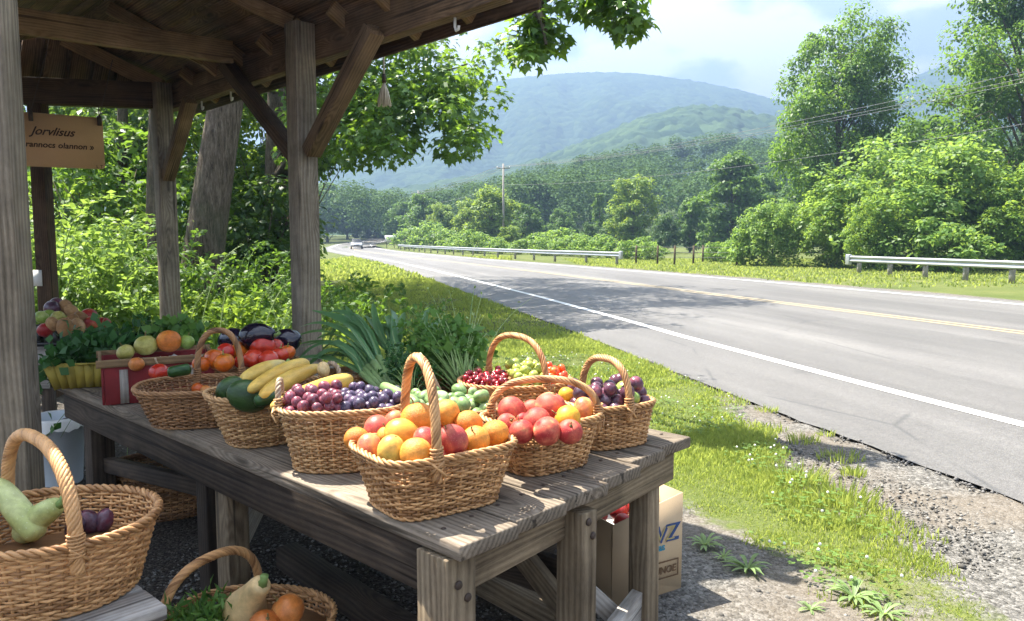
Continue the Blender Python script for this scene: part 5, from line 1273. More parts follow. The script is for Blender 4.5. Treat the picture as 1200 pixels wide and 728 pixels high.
for (x0, z0, x1, z1) in ((.49, .075, .94, .08), (.49, .145, .94, .15), (.49, .08, .50, .145), (.93, .08, .94, .145)):
    b.box(cpnt(cw * (x0 + x1) / 2, -.0045, (z0 + z1) / 2), (cw * (x1 - x0), .002, z1 - z0), (cxv, cyv, Z))
b.build('printed_frame', blk, crt)
G = 'apples in the cardboard box'
for k, (x, y, z, r) in enumerate(((.12, .08, -.03, .042), (.22, .10, -.025, .045), (.17, .18, -.02, .043), (.28, .2, -.03, .04), (.08, .2, -.03, .042), (.24, .03, -.05, .03), (.1, .26, -.04, .035))):
    lab = ['red apple at the left front of the cardboard box', 'large red apple in the middle of the cardboard box', 'red apple at the back middle of the cardboard box', 'red apple by the right side of the cardboard box', 'red apple at the left back of the cardboard box', 'small red apple against the front panel of the box', 'small apple in the far left corner of the box'][k]
    F('rapple', 'apple', lab, 'apple', cpnt(min(x, cw - .06), y, chh - .09 + z + .01), r, G, 'stem')
# dark wooden crate lying further under the table
dk = at(600, 655, 0.0); u3 = tu; n3 = tq
dkc = wthing('wooden_crate', 'low dark wooden crate on the soil under the table', 'crate', dk)
for sy in (-.14, .14): b = MB(); b.box(dk + n3 * sy + Z * .08, (.44, .014, .16), (u3, n3, Z)); b.build('side_panel', M['darkleg'], dkc)
for sx in (-.215, .215): b = MB(); b.box(dk + u3 * sx + Z * .08, (.014, .264, .15), (u3, n3, Z)); b.build('end_panel', M['darkleg'], dkc)
b = MB(); b.box(dk + Z * .01, (.41, .26, .012), (u3, n3, Z)); b.build('base', M['darkleg'], dkc)
# terracotta tub further back
tp3 = at(285, 600, 0.0); b = MB(); b.lathe([(.10, .002), (.115, .02), (.155, .25), (.165, .25), (.165, .28), (.148, .28), (.142, .25), (.105, .03), (.02, .025)], 28, tp3)
tub = b.build('terracotta_pot', plain('terracotta', (0.30, 0.11, 0.06), 0.85, 0.15), origin=tp3, smooth=False, g=False); tag(tub, 'empty terracotta pot in the shade under the table', 'pot')
# white bin
wp_ = at(72, 565, 0.0); bn = wthing('waste_bin', 'white plastic bin with a bag liner behind the big post', 'bin', wp_)
M['bin'] = plain('pale_blue_white_plastic', (0.55, 0.60, 0.64), 0.45, 0.4, var=0.08)
b = MB(); b.lathe([(.115, .0), (.12, .01), (.145, .40), (.155, .40), (.155, .42), (.14, .42), (.11, .02), (.01, .015)], 28, wp_); b.build('tub', M['bin'], bn, smooth=False, g=False)
b = MB(); rng = np.random.default_rng(2); k = 36; prof = [(.135, .36, .0), (.158, .425, .006), (.166, .41, .01), (.166, .35, .012)]
V = [];
for (r_, z_, j_) in prof:
    for q in range(k):
        a = q * 2 * math.pi / k; rr = r_ + j_ * math.sin(q * 2.3) * .6 + rng.normal(0, j_ * .2); V.append((wp_.x + rr * math.cos(a), wp_.y + rr * math.sin(a), z_ + (rng.normal(0, .012) if z_ < .36 and j_ else 0)))
i = np.arange(len(prof) - 1)[:, None]; j = np.arange(k)[None, :]
b.add(np.array(V), np.stack([i * k + j, i * k + (j + 1) % k, (i + 1) * k + (j + 1) % k, (i + 1) * k + j], -1).reshape(-1, 4)); b.build('bag', M['white_plastic'], bn, smooth=True, g=False)
b = MB()
for q in range(7): 
    a = rng.uniform(0, 6.28); b.box(wp_ + Vector((math.cos(a) * .05, math.sin(a) * .05, .37 + rng.uniform(-.02, .03))), (.09, .06, .02), (Vector((math.cos(a), math.sin(a), .3)).normalized(), Vector((-math.sin(a), math.cos(a), 0)), Z))
tag(b.build('rubbish', M['black'], origin=wp_ + Z * .37), 'dark rubbish lying in the white bin', 'rubbish')
# ================================================================ TREES AND PLANTS
M['bark'] = plain('grey_brown_bark', (0.14, 0.115, 0.09), 0.95, 0.1, var=0.5, sc=14, bump=0.9)
def barkm():
    m = NT('furrowed_bark'); o = m.co('Object'); n = m.noise(m.mapv(o, (24, 24, 3.0)), 1.0, 6, .7, .8); n2 = m.noise(m.mapv(o, (60, 60, 14)), 1.0, 4, .7); n3 = m.noise(o, 1.4, 3)
    f = m.math('ADD', m.math('MULTIPLY', n, .65), m.math('MULTIPLY', n2, .35)); c = m.ramp(f, [(.36, (.03, .024, .018)), (.52, (.12, .096, .074)), (.70, (.24, .20, .16))])
    c = m.mix(m.mr(n3, .5, .7, 0, .5), c, (.06, .075, .04))
    return m.done(m.bsdf(c, .95, .1, m.bump(f, 1.0, .03)))
M['bark2'] = barkm()
YG = (0.22, 0.36, 0.03)
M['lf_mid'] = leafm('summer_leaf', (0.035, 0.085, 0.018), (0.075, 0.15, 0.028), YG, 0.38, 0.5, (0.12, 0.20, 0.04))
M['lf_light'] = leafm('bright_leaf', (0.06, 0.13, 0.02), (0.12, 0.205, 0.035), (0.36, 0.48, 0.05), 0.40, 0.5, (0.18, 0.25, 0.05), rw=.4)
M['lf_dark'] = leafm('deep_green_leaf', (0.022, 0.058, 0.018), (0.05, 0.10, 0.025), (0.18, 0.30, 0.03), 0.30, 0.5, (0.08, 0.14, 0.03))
M['md_mid'] = leafm('field_tree_leaf', (0.040, 0.095, 0.022), (0.085, 0.16, 0.035), YG, 0.28, 0.55, (0.10, 0.17, 0.04), rw=.25)
M['md_dark'] = leafm('dark_field_tree_leaf', (0.026, 0.070, 0.022), (0.055, 0.115, 0.032), (0.18, 0.30, 0.03), 0.22, 0.55, (0.07, 0.12, 0.03), rw=.25)
M['md_light'] = leafm('pale_field_tree_leaf', (0.075, 0.145, 0.025), (0.135, 0.22, 0.04), (0.40, 0.50, 0.05), 0.32, 0.55, (0.15, 0.22, 0.05), rw=.25)
M['lf_con'] = leafm('conifer_needles', (0.014, 0.042, 0.020), (0.03, 0.07, 0.03), (0.06, 0.12, 0.04), 0.15, 0.6)
M['lf_maple'] = leafm('maple_leaf', (0.030, 0.085, 0.016), (0.07, 0.15, 0.024), (0.26, 0.40, 0.03), 0.42, 0.45, (0.11, 0.20, 0.03), 0.4)
M['lf_sun'] = leafm('sunny_shrub_leaf', (0.06, 0.135, 0.028), (0.125, 0.21, 0.045), (0.33, 0.46, 0.07), 0.40, 0.5, (0.19, 0.265, 0.075), rw=.4)

def sph(rng, n, up=0.0):
    v = rng.normal(0, 1, (n, 3)); v /= np.linalg.norm(v, axis=1)[:, None]; v[:, 2] += up; return v / np.linalg.norm(v, axis=1)[:, None]
MAPLE = np.array([(0, 0), (.10, .16), (.42, .06), (.30, .30), (.50, .52), (.22, .50), (.14, .66), (0, 1.0), (-.14, .66), (-.22, .50), (-.50, .52), (-.30, .30), (-.42, .06), (-.10, .16)])
def maple_leaves(mb, P, D, Nn, size, rng):
    n = len(P); D = D / (np.linalg.norm(D, axis=1)[:, None] + 1e-9); Sd = np.cross(D, Nn); Sd /= np.linalg.norm(Sd, axis=1)[:, None] + 1e-9; N2 = np.cross(Sd, D)
    s = size * rng.uniform(.65, 1.2, n); k = len(MAPLE)
    V = P[:, None, :] + s[:, None, None] * (MAPLE[None, :, 0:1] * Sd[:, None, :] + MAPLE[None, :, 1:2] * D[:, None, :] - (MAPLE[None, :, 0:1] ** 2) * .35 * N2[:, None, :] - (MAPLE[None, :, 1:2] ** 2) * .22 * N2[:, None, :])
    mb.add(V.reshape(-1, 3), np.arange(n * k).reshape(-1, k))
def pxy(p):
    x, y, z = p[0], p[1], p[2] - CAMZ; f = y * math.cos(PITCH) - z * math.sin(PITCH); u = y * math.sin(PITCH) + z * math.cos(PITCH); return 600 + FPX * x / f, 364 - FPX * u / f
def open_view(C, rc, lim=382, low=222):
    """trim the foliage that would hang over the road at the bend"""
    keep = []
    for p in C:
        a, b_ = pxy(p); r = rc * FPX / p[1]
        keep.append(not (a + r > lim and b_ + r * .6 > low and a - r < 620))
    return np.asarray(C)[np.array(keep)]
def clumps(mb, C, rc, per, size, rng, w=.62, sq=.75, shape='quad', up=.55, inner=.45, nj=.40):
    C = np.asarray(C); rc = np.broadcast_to(np.asarray(rc, float), (len(C),)); n = len(C) * per
    d = sph(rng, n, .25); cc = np.repeat(C, per, 0); rr = np.repeat(rc, per)[:, None]
    P = cc + d * rr * rng.uniform(inner, 1.08, (n, 1)) * [1, 1, sq]
    N_ = d * .7 + [0, 0, up] + rng.normal(0, nj, (n, 3))
    D = np.cross(N_, rng.normal(0, 1, (n, 3))) + d * .5 - [0, 0, .35]
    if shape == 'maple': maple_leaves(mb, P, D, N_, size, rng)
    else: leaf_quads(mb, P, D, N_, size, w, rng, .35)
def tree_meshes(kind, h, cr, leaf, nleaf, mat, seed, base=.25, trunk=.02, nlobe=14, shape='quad', barkmat='bark', taper=1.0):
    """trunk (with limbs) and crown meshes, root at the origin"""
    rng = np.random.default_rng(seed); tb = MB(); cb_ = MB()
    r0 = h * trunk; lean = rng.normal(0, .02 * h, 2)
    zt = np.linspace(-.2, h * .92, 12); tx = lean[0] * (zt / h) ** 2 + .012 * h * np.sin(zt / h * 5 + seed); ty = lean[1] * (zt / h) ** 2
    tb.tube(np.c_[tx, ty, zt], r0 * np.interp(zt / h, [-.05, .03, .5, .92], [1.5, 1, .6, .12]), 8)
    if kind == 'conifer':
        C = []; rc = []
        for z in np.linspace(h * base, h * .97, 16):
            t = (z - h * base) / (h * (1 - base)); R_ = cr * (1 - t) ** .8 * rng.uniform(.8, 1.1) + .03 * h
            k = max(3, int(9 * (1 - t)))
            for q in range(k):
                a = rng.uniform(0, 6.28); rr = R_ * rng.uniform(.45, 1)
                C.append((rr * math.cos(a), rr * math.sin(a), z - rr * .18)); rc.append(.06 * h * (1 - t * .5))
        C = np.array(C); per = max(4, nleaf // len(C)); clumps(cb_, C, rc, per, leaf, rng, .35, .5, up=.6)
    else:
        L = []; 
        H0 = h * base; ch = h - H0
        for q in range(nlobe):
            t = (q + .5) / nlobe; z = H0 + ch * (0.08 + .84 * t); prof = math.sin(math.pi * min(1, (.12 + .80 * t ** taper))) ** .7
            a = q * 2.4 + rng.uniform(-.5, .5); rr = cr * prof * rng.uniform(.35, .82)
            L.append((rr * math.cos(a), rr * math.sin(a), z, cr * rng.uniform(.30, .46)))
        C = []; rc = []
        for (x, y, z, rl) in L:
            i0 = max(0, min(.85, (z / h) - .22)); bx_ = np.interp(i0 * h, zt, tx); by_ = np.interp(i0 * h, zt, ty)
            tb.tube([(bx_, by_, i0 * h), ((bx_ + x) * .5 + rng.normal(0, .02 * h), (by_ + y) * .5, (i0 * h + z) * .5 + .02 * h), (x, y, z)], [r0 * .36, r0 * .24, r0 * .07], 5)
            for q in range(7):
                d = sph(rng, 1, .3)[0]; e = np.array([x, y, z]) + d * rl * rng.uniform(.55, 1.0) * [1, 1, .85]
                C.append(e); rc.append(rl * rng.uniform(.28, .5))
                if q < 3: tb.tube([(x, y, z), e], [r0 * .09, r0 * .03], 4)
        C = np.array(C); per = max(3, nleaf // len(C)); clumps(cb_, C, rc, per, leaf, rng, shape=shape, nj=.30, inner=.6)
    return tb.mesh('trunk', M[barkmat], True, g=False), cb_.mesh('crown', mat, False, g=False)
TREES = {}
def tree(key, label, loc, sc=1.0, rot=None, group=None, name='tree', cat='tree'):
    tr_, crn = TREES[key]
    t = thing(name, label, cat, loc, random.uniform(0, 6.28) if rot is None else rot, group)
    t.scale = (sc, sc, sc) if not hasattr(sc, '__len__') else sc
    for nm, me in (('trunk', tr_), ('crown', crn)):
        inst(nm, me, (0, 0, 0), parent=t)
    return t
def X(px, y): return (px - 600) / FPX * y / (math.cos(PITCH)) if False else (px - 600) / FPX * y
def topz(py, y): return CAMZ + aty(600, py, y).z - CAMZ

TREES['A'] = tree_meshes('round', 17.0, 7.4, .27, 46000, M['lf_mid'], 11, .14, .017, 34, taper=.9)
TREES['B'] = tree_meshes('round', 19.0, 8.0, .28, 46000, M['lf_mid'], 12, .12, .018, 32)
TREES['C'] = tree_meshes('round', 9.0, 3.6, .34, 10000, M['md_mid'], 13, .10, .02, 26)
TREES['D'] = tree_meshes('round', 9.0, 4.2, .36, 10000, M['md_dark'], 14, .06, .02, 28)
TREES['E'] = tree_meshes('round', 9.0, 3.4, .34, 10000, M['md_light'], 15, .06, .02, 26)
TREES['F'] = tree_meshes('round', 9.0, 2.7, .32, 9000, M['md_mid'], 16, .05, .02, 26, taper=.8)
TREES['N'] = tree_meshes('conifer', 11.0, 3.0, .45, 8000, M['lf_con'], 17, .06, .016)
TREES['P'] = tree_meshes('conifer', 10.0, 2.9, .42, 8000, M['md_mid'], 18, .10, .016)
TREES['bush'] = tree_meshes('round', 6.0, 4.2, .24, 16000, M['lf_sun'], 19, .0, .012, 34)
TREES['bush2'] = tree_meshes('round', 6.0, 3.8, .24, 15000, M['lf_light'], 20, .0, .012, 32)
TREES['shrub'] = tree_meshes('round', 2.4, 1.8, .22, 2200, M['lf_sun'], 21, .0, .012, 14)

def tpx(key, h0, label, px, ptop, y, group=None, wide=1.0, name='tree', cat='tree', zb=None, rot=None):
    z0 = (max(float(hz(0, y)), hillz(px, y)) if y > 126 else float(hz(0, y))) if zb is None else zb; h = topz(ptop, y) - z0; s = h / h0
    return tree(key, label, (X(px, y), y, z0), (s * wide, s * wide, s), rot, group, name, cat)
tpx('A', 17.0, 'tall open crowned tree with visible forked trunk beyond the long bush', 978, 34, 56, wide=.80, rot=1.1)
tpx('B', 19.0, 'tallest dark green tree, filling the corner beside the bright bush', 1190, -60, 47, wide=.80, rot=.4)
tpx('B', 19.0, 'tall tree mostly hidden at the corner of the view behind the guardrail', 1330, -30, 42, wide=.8, rot=2.0)
tpx('C', 9.0, 'mid green tree in the gap between the two tallest trees', 1082, 138, 66, wide=1.0)
tpx('C', 9.0, 'hazy tree low in the gap beside the tall open crowned tree', 1045, 150, 74)
GB = 'bright roadside bushes'
for (k, px, pt, y, wd, lab) in (('bush', 1065, 172, 40, 1.15, 'largest bright yellow green bush behind the guardrail end'), ('bush2', 1165, 205, 38, 1.0, 'bright bush behind the middle of the near guardrail'), ('bush', 1250, 190, 37, 1.0, 'bright bush at the far end of the near guardrail'),
                               ('bush2', 975, 222, 42, .95, 'bright bush with reaching twigs, below the tall open crowned tree'), ('bush', 905, 238, 44, .95, 'bright bush closest to the wire fence posts'), ('bush2', 1020, 232, 38, .8, 'lower bush in front of the largest bright bush'), ('shrub', 1110, 258, 35, 1.2, 'low shrub tucked behind the guardrail beam'), ('shrub', 870, 268, 45, 1.0, 'low bright shrub at the foot of the bush by the fence')):
    tpx(k, {'bush': 6.0, 'bush2': 6.0, 'shrub': 2.4}[k], lab, px, pt + 4, y, GB, wd, 'bush', 'bush')
GT = 'trees across the field'
mid = [('E', 740, 210, 92, 1.0, 'round topped yellow green tree standing alone before the wooded hill'), ('P', 702, 226, 104, .9, 'layered conifer left of the round topped tree'), ('F', 856, 180, 84, 1.15, 'tall slender pale tree at the right before the wooded hill'), ('F', 808, 233, 88, 1.0, 'small upright tree between the round topped and slender trees'),
       ('D', 779, 252, 82, .9, 'low round bush like tree before the dark wood'), ('C', 657, 246, 112, 1.0, 'small hazy round tree right of the tall utility pole'), ('D', 690, 262, 90, .8, 'low dark tree at the end of the left guardrail'), ('E', 576, 222, 100, 1.25, 'broad yellow green tree just behind the tall utility pole'), ('E', 548, 236, 106, 1.0, 'yellow green tree left of the tall utility pole'),
       ('C', 617, 240, 108, 1.0, 'mid green tree right behind the tall utility pole'), ('D', 630, 216, 150, 1.0, 'round dark tree at the foot of the wooded hill'), ('C', 497, 229, 128, 1.1, 'round tree behind the small far utility pole'), ('E', 520, 240, 118, .9, 'pale tree between the two utility poles'), ('C', 470, 238, 150, 1.1, 'tree behind the white roadside board'),
       ('N', 440, 222, 205, 1.0, 'tall blue green conifer at the far end of the road'), ('N', 424, 232, 210, .9, 'second blue green conifer at the far end of the road'), ('N', 456, 228, 215, .9, 'blue green conifer just left of the white board'), ('C', 408, 226, 195, 1.2, 'hazy round tree where the road vanishes'), ('C', 482, 236, 200, 1.1, 'hazy round tree far behind the small pole'),
       ('E', 596, 266, 88, 1.3, 'low yellow green bush at the foot of the tall utility pole'), ('D', 724, 246, 100, .9, 'dark tree beneath the round topped tree'), ('C', 838, 248, 92, .9, 'dark green tree low beside the slender tree'), ('P', 672, 248, 120, .9, 'pale layered tree behind the left guardrail'), ('C', 890, 205, 95, 1.0, 'tree behind the slender pale tree'), ('D', 940, 215, 90, 1.2, 'dark tree behind the tall open crowned tree'), ('C', 385, 215, 170, 1.2, 'hazy tree seen past the square post'), ('F', 540, 232, 170, 1.1, 'distant hazy tree between the poles'), ('C', 600, 228, 180, 1.1, 'distant hazy tree behind the tall pole'), ('N', 640, 236, 160, .8, 'dark small conifer by the foot of the hill')]
H0 = {'C': 9.0, 'D': 9.0, 'E': 9.0, 'F': 9.0, 'N': 11.0, 'P': 10.0}
for k, px, pt, y, wd, lab in mid: tpx(k, H0[k], lab, px, pt, y, GT, wd)
GS = 'weedy shrubs along the field edge'
labs = ['low yellow green shrub along the field edge']
for i, (px, pt, y) in enumerate(((480, 268, 118), (510, 262, 110), (528, 270, 100), (560, 272, 84), (625, 275, 78), (650, 270, 76), (668, 276, 70), (690, 278, 66), (712, 277, 62), (735, 284, 58), (748, 280, 60), (765, 286, 56), (640, 282, 72), (838, 286, 52), (850, 284, 54), (538, 276, 92), (585, 280, 80), (607, 282, 78))):
    tpx('shrub', 2.4, 'low yellow green weedy shrub along the edge of the field', px, pt, y, GS, 1.3, 'shrub', 'shrub')

# the wooded hill: one mass of crowns
def wood_hill():
    rng = np.random.default_rng(31); mb = MB(); tb = MB()
    for i in range(470):
        d = rng.uniform(130, 246); px = rng.uniform(330, 1290)
        if px < 560 and d < 150: continue
        z0 = hillz(px, d); h = rng.uniform(8, 13); r = rng.uniform(2.8, 4.8); x = X(px, d)
        n = 9; C = sph(rng, n, .5) * [r * .75, r * .75, h * .28] + [x, d, z0 + h * .62]
        C = np.vstack([C, [[x, d, z0 + h * .85]], [[x + r * .3, d - r * .4, z0 + h * .4]]])
        clumps(mb, C, r * .52, 46, .62 if d > 180 else .52, rng, .85, .9, inner=.85, nj=.12)
    m = leafm('hill_wood_leaf', (0.028, 0.068, 0.018), (0.062, 0.118, 0.028), (0.16, 0.26, 0.02), 0.12, 0.7, (0.10, 0.155, 0.035), .1, rw=.12, bs=.09)
    o = mb.build('forest', m, g=False); tag(o, 'dense dark green wood covering the low hill beyond the field', 'forest', kind='stuff')
wood_hill()

# ---------------------------------------------------------------- left: maple, woodland edge, undergrowth
def big_trunk(name, label, p0, p1, p2, r0, r1, crownmat=None, C=None, rc=None, per=0, leaf=.13, seed=0, limbs=(), shape='maple', group=None):
    t = wthing(name, label, 'tree', p0, group=group); b = MB()
    P = [Vector(p0) * (1 - s) ** 2 + Vector(p1) * 2 * s * (1 - s) + Vector(p2) * s * s for s in np.linspace(0, 1, 14)]
    b.tube(P, np.interp(np.linspace(0, 1, 14), [0, .12, 1], [r0 * 1.25, r0, r1]), 14)
    b.build('trunk', M['bark2'], t, smooth=True, g=False)
    lb = MB()
    for L_ in limbs:
        n = len(L_); lb.tube(L_, np.linspace(L_r(L_), .012, n), 6)
    if limbs: lb.build('limbs', M['bark'], t, smooth=True, g=False)
    if C is not None:
        rng = np.random.default_rng(seed); cb_ = MB(); clumps(cb_, C, rc, per, leaf, rng, shape=shape, sq=.6, up=.8); cb_.build('crown', crownmat, t, g=False)
    return t
def L_r(L_): return .03 + .012 * (Vector(L_[0]) - Vector(L_[-1])).length
# great leaning trunk behind the stand
p0 = aty(222, 330, 11.0); p0.z = -.1; p1 = aty(246, 215, 11.1); p2 = aty(296, -60, 11.4)
rng = np.random.default_rng(12)
def around(pts, n, sx, sz, rg):
    return np.array([np.array(list(p)) + rg.normal(0, 1, 3) * [sx, sx, sz] for p in pts for _ in range(n)])
# maple whose branches reach over the verge
mp0 = Vector((-5.2, 17.0, 0))
tips = [aty(548, 75, 14), aty(525, 150, 13.5), aty(505, 100, 14.5), aty(470, 180, 13), aty(450, 60, 14), aty(430, 130, 14.5), aty(430, 210, 13.2), aty(405, 215, 14), aty(490, 60, 15), aty(540, 120, 14.2), aty(400, 180, 15), aty(455, 120, 13.6), aty(385, 100, 15), aty(372, 215, 15), aty(470, 95, 14.2), aty(500, 140, 13.8), aty(418, 95, 14.2), aty(375, 150, 14.6), aty(388, 235, 15), aty(440, 160, 14.4), aty(412, 160, 13.9), aty(455, 195, 13.4)]
hi = [Vector((rng.uniform(-8.6, -2.4), rng.uniform(16.5, 26), rng.uniform(8.2, 12.0))) for _ in range(150)] + [Vector((rng.uniform(-8.5, -2.8), rng.uniform(25, 33.5), rng.uniform(9.0, 13))) for _ in range(90)] + [Vector((rng.uniform(-3.6, .4), rng.uniform(20.5, 27.5), rng.uniform(10.6, 13))) for _ in range(70)] + [Vector((rng.uniform(-8.5, -4), rng.uniform(13, 17), rng.uniform(7.0, 10.5))) for _ in range(16)]
C = np.vstack([open_view(around(tips, 6, .40, .32, rng), .45, 362, 205), around(hi, 2, .7, .5, rng)])
limbs = []
for q in [q_ for q_ in tips if pxy(q_)[1] < 165][::2] + hi[::6]:
    s = Vector((-5.2 + rng.normal(0, .1), 17.0, min(6.5, max(2.8, q.z * .65)))); m_ = (s + q) / 2 + Vector((0, 0, .5)); limbs.append([s, s.lerp(m_, .5) + Z * .1, m_, m_.lerp(q, .5) - Z * .03, q])
big_trunk('maple_tree', 'maple with leafy branches hanging over the verge past the square post', mp0, (-5.3, 17, 4), (-4.9, 17.6, 9.5), .26, .08, M['lf_maple'], C, np.where(C[:, 2] > 6.9, .75, .45), 62, .15, 3, limbs)
# near maple branches above the roof edge, at the top of the view
tips2 = [aty(632, 30, 6.58), aty(622, 8, 6.72), aty(640, 52, 6.44), aty(612, 45, 6.72), aty(735, 8, 6.30), aty(742, 26, 6.30), aty(718, 15, 6.44), aty(690, -12, 6.51), aty(655, -20, 6.58), aty(600, -5, 6.86), aty(640, 38, 6.51), aty(712, -5, 6.37), aty(740, -12, 6.37)]
rg2 = np.random.default_rng(5)
C2_ = np.vstack([around(tips2, 2, .08, .08, rg2)])
C2h = around([Vector((-3.5, 9.5, 6.6)), Vector((-2.2, 9.5, 6.2)), Vector((-5, 10.5, 7.2)), Vector((-5.5, 12, 8.5)), Vector((-4, 12.5, 9)), Vector((-6.5, 11, 7.6)), Vector((-3.2, 12, 8)), Vector((-6.8, 13, 9))], 5, .7, .4, rg2)
Lm = []
root = Vector((-4.2, 11.2, 5.6))
for q in (aty(630, 20, 6.6), aty(737, 12, 6.3), aty(600, -5, 6.8)):
    a_ = root.lerp(q, .55) + Z * .75; Lm.append([root, root.lerp(a_, .5) + Z * .25, a_, a_.lerp(q, .6) + Z * .12, q])
for q in C2h[::5]:
    q = Vector(q); Lm.append([root - Z * .4, root.lerp(q, .5) + Z * .2, q])
for i, q in enumerate(tips2):
    s = (aty(630, 20, 6.6) if q.x < .7 else aty(737, 12, 6.3)) + Z * .12; Lm.append([s, s.lerp(q, .5) + Z * .03, q])
big_trunk('maple_tree', 'thick leaning maple trunk behind the stand, its twigs reaching over the sky', p0, p1, p2, .30, .19, M['lf_maple'], np.vstack([C2_, C2h]), np.concatenate([np.full(len(C2_), .18), np.full(len(C2h), .6)]), 48, .105, 9, Lm)
# darker trunks in the wood
for (px, pt, y, r, lab) in ((176, 60, 14.0, .17, 'dark slim trunk left of the thick leaning maple'), (136, 60, 18.0, .14, 'thin dark trunk behind the cardboard sign'), (325, 60, 19.0, .15, 'slim trunk between the two square posts'), (105, 80, 21.0, .16, 'faint trunk deep in the wood under the sign')):
    q0 = aty(px, 300, y); q0.z = -.1; q1 = aty(px + 6, 180, y); q2 = aty(px + 14, -90, y)
    rg = np.random.default_rng(int(px)); hi2 = [Vector((q2.x + rg.uniform(-2.5, 2.5), y + rg.uniform(-1, 2.5), rg.uniform(4.5, 8.5))) for _ in range(14)]
    big_trunk('woodland_tree', lab, q0, q1, q2, r, r * .6, M['lf_dark'], around(hi2, 3, .7, .5, rg), .7, 42, .20, int(px), [], 'quad', 'trees of the wood behind the stand')
# understorey: leafy bushes that close the view into the wood
def leafmass(name, label, cat, pts, n, sx, sz, rc, per, leaf, mat, seed, group=None, stems=True, w=.6, base=None, shape='quad'):
    rg = np.random.default_rng(seed); C = around(pts, n, sx, sz, rg); C[:, 2] = np.maximum(C[:, 2], .12)
    C = open_view(C, rc * .9, 381, 215)
    c0 = Vector(C.mean(0)); base = base or Vector((c0.x, c0.y, float(hz(c0.x, c0.y)))); t = wthing(name, label, cat, base, group=group)
    if stems:
        b = MB()
        for q in C[::3]: b.tube([base + Vector((rg.normal(0, .12), rg.normal(0, .12), -.05)), base.lerp(Vector(q), .5) + Z * .1, Vector(q)], [.022, .014, .006], 5)
        b.build('stems', M['bark'], t, smooth=True, g=False)
    b = MB(); clumps(b, C, rc, per, leaf, rg, w, .7, shape); b.build('foliage', mat, t, g=False); return t
GU = 'understorey bushes of the wood'
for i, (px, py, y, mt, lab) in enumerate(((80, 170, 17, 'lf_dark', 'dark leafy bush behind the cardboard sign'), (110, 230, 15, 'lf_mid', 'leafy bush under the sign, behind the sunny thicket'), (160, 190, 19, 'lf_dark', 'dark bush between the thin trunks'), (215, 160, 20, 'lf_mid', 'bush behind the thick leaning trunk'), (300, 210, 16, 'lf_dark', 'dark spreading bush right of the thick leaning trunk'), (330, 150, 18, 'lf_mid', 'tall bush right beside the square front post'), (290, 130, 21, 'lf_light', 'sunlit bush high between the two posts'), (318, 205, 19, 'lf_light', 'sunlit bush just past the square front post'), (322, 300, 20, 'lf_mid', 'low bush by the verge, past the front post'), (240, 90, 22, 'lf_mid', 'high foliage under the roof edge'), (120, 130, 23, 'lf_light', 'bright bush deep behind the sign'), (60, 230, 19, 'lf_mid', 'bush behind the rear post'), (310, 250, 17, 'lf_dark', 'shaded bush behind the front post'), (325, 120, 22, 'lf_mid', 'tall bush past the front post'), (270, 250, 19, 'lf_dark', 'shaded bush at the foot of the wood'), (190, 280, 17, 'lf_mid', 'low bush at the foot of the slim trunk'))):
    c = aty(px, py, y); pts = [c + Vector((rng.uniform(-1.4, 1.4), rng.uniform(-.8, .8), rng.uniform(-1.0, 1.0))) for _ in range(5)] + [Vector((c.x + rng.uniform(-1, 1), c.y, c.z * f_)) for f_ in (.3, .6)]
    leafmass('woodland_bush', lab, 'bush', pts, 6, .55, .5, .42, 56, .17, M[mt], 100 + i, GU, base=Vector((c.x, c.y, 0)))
# a dim wall of wood further in
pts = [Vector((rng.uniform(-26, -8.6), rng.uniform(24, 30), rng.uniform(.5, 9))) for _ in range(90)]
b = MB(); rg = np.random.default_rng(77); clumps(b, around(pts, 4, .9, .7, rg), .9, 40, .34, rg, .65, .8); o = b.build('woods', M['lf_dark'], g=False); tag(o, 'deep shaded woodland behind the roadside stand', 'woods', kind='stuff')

# sunny thicket to the left: long arching sprays
def thicket(label, cen, n, L, mat, seed, leaf=.085, wide=1.0, group=None, spread=.9, per=26):
    rg = np.random.default_rng(seed); base = Vector(cen); t = wthing('thicket_shrub', label, 'shrub', base, group=group); sb = MB(); P = []; D = []
    for i in range(n):
        a = rg.uniform(0, 6.28); l = L * rg.uniform(.55, 1.1); b0 = base + Vector((rg.normal(0, .35 * wide), rg.normal(0, .3), 0)); out = Vector((math.cos(a), math.sin(a), 0)) * spread * rg.uniform(.2, 1)
        tip = b0 + out * l * .75 + Z * l * rg.uniform(.65, 1.0); c = b0 + out * l * .15 + Z * l * .95
        f_ = lambda s: b0 * (1 - s) ** 2 + c * 2 * s * (1 - s) + tip * s * s
        sb.tube([f_(s) for s in np.linspace(0, 1, 8)], np.linspace(.010, .002, 8), 4)
        for s in np.linspace(.18, 1.02, per):
            p = f_(s); d = (f_(s + .02) - p).normalized()
            sd_ = d.cross(Z); sd_ = sd_.normalized() if sd_.length > .01 else Vector((1, 0, 0))
            for k in (-1, 1):
                q = p + Vector(rg.normal(0, .02, 3)); P.append(list(q)); D.append(list(sd_ * k + d * .7 + Vector(rg.normal(0, .25, 3))))
    sb.build('stems', M['green_stem'], t, smooth=True, g=False)
    b = MB(); leaf_quads(b, np.array(P), np.array(D), None, leaf, .5, rg, .4); b.build('foliage', mat, t, g=False); return t
GH = 'sunny thicket beside the stand'
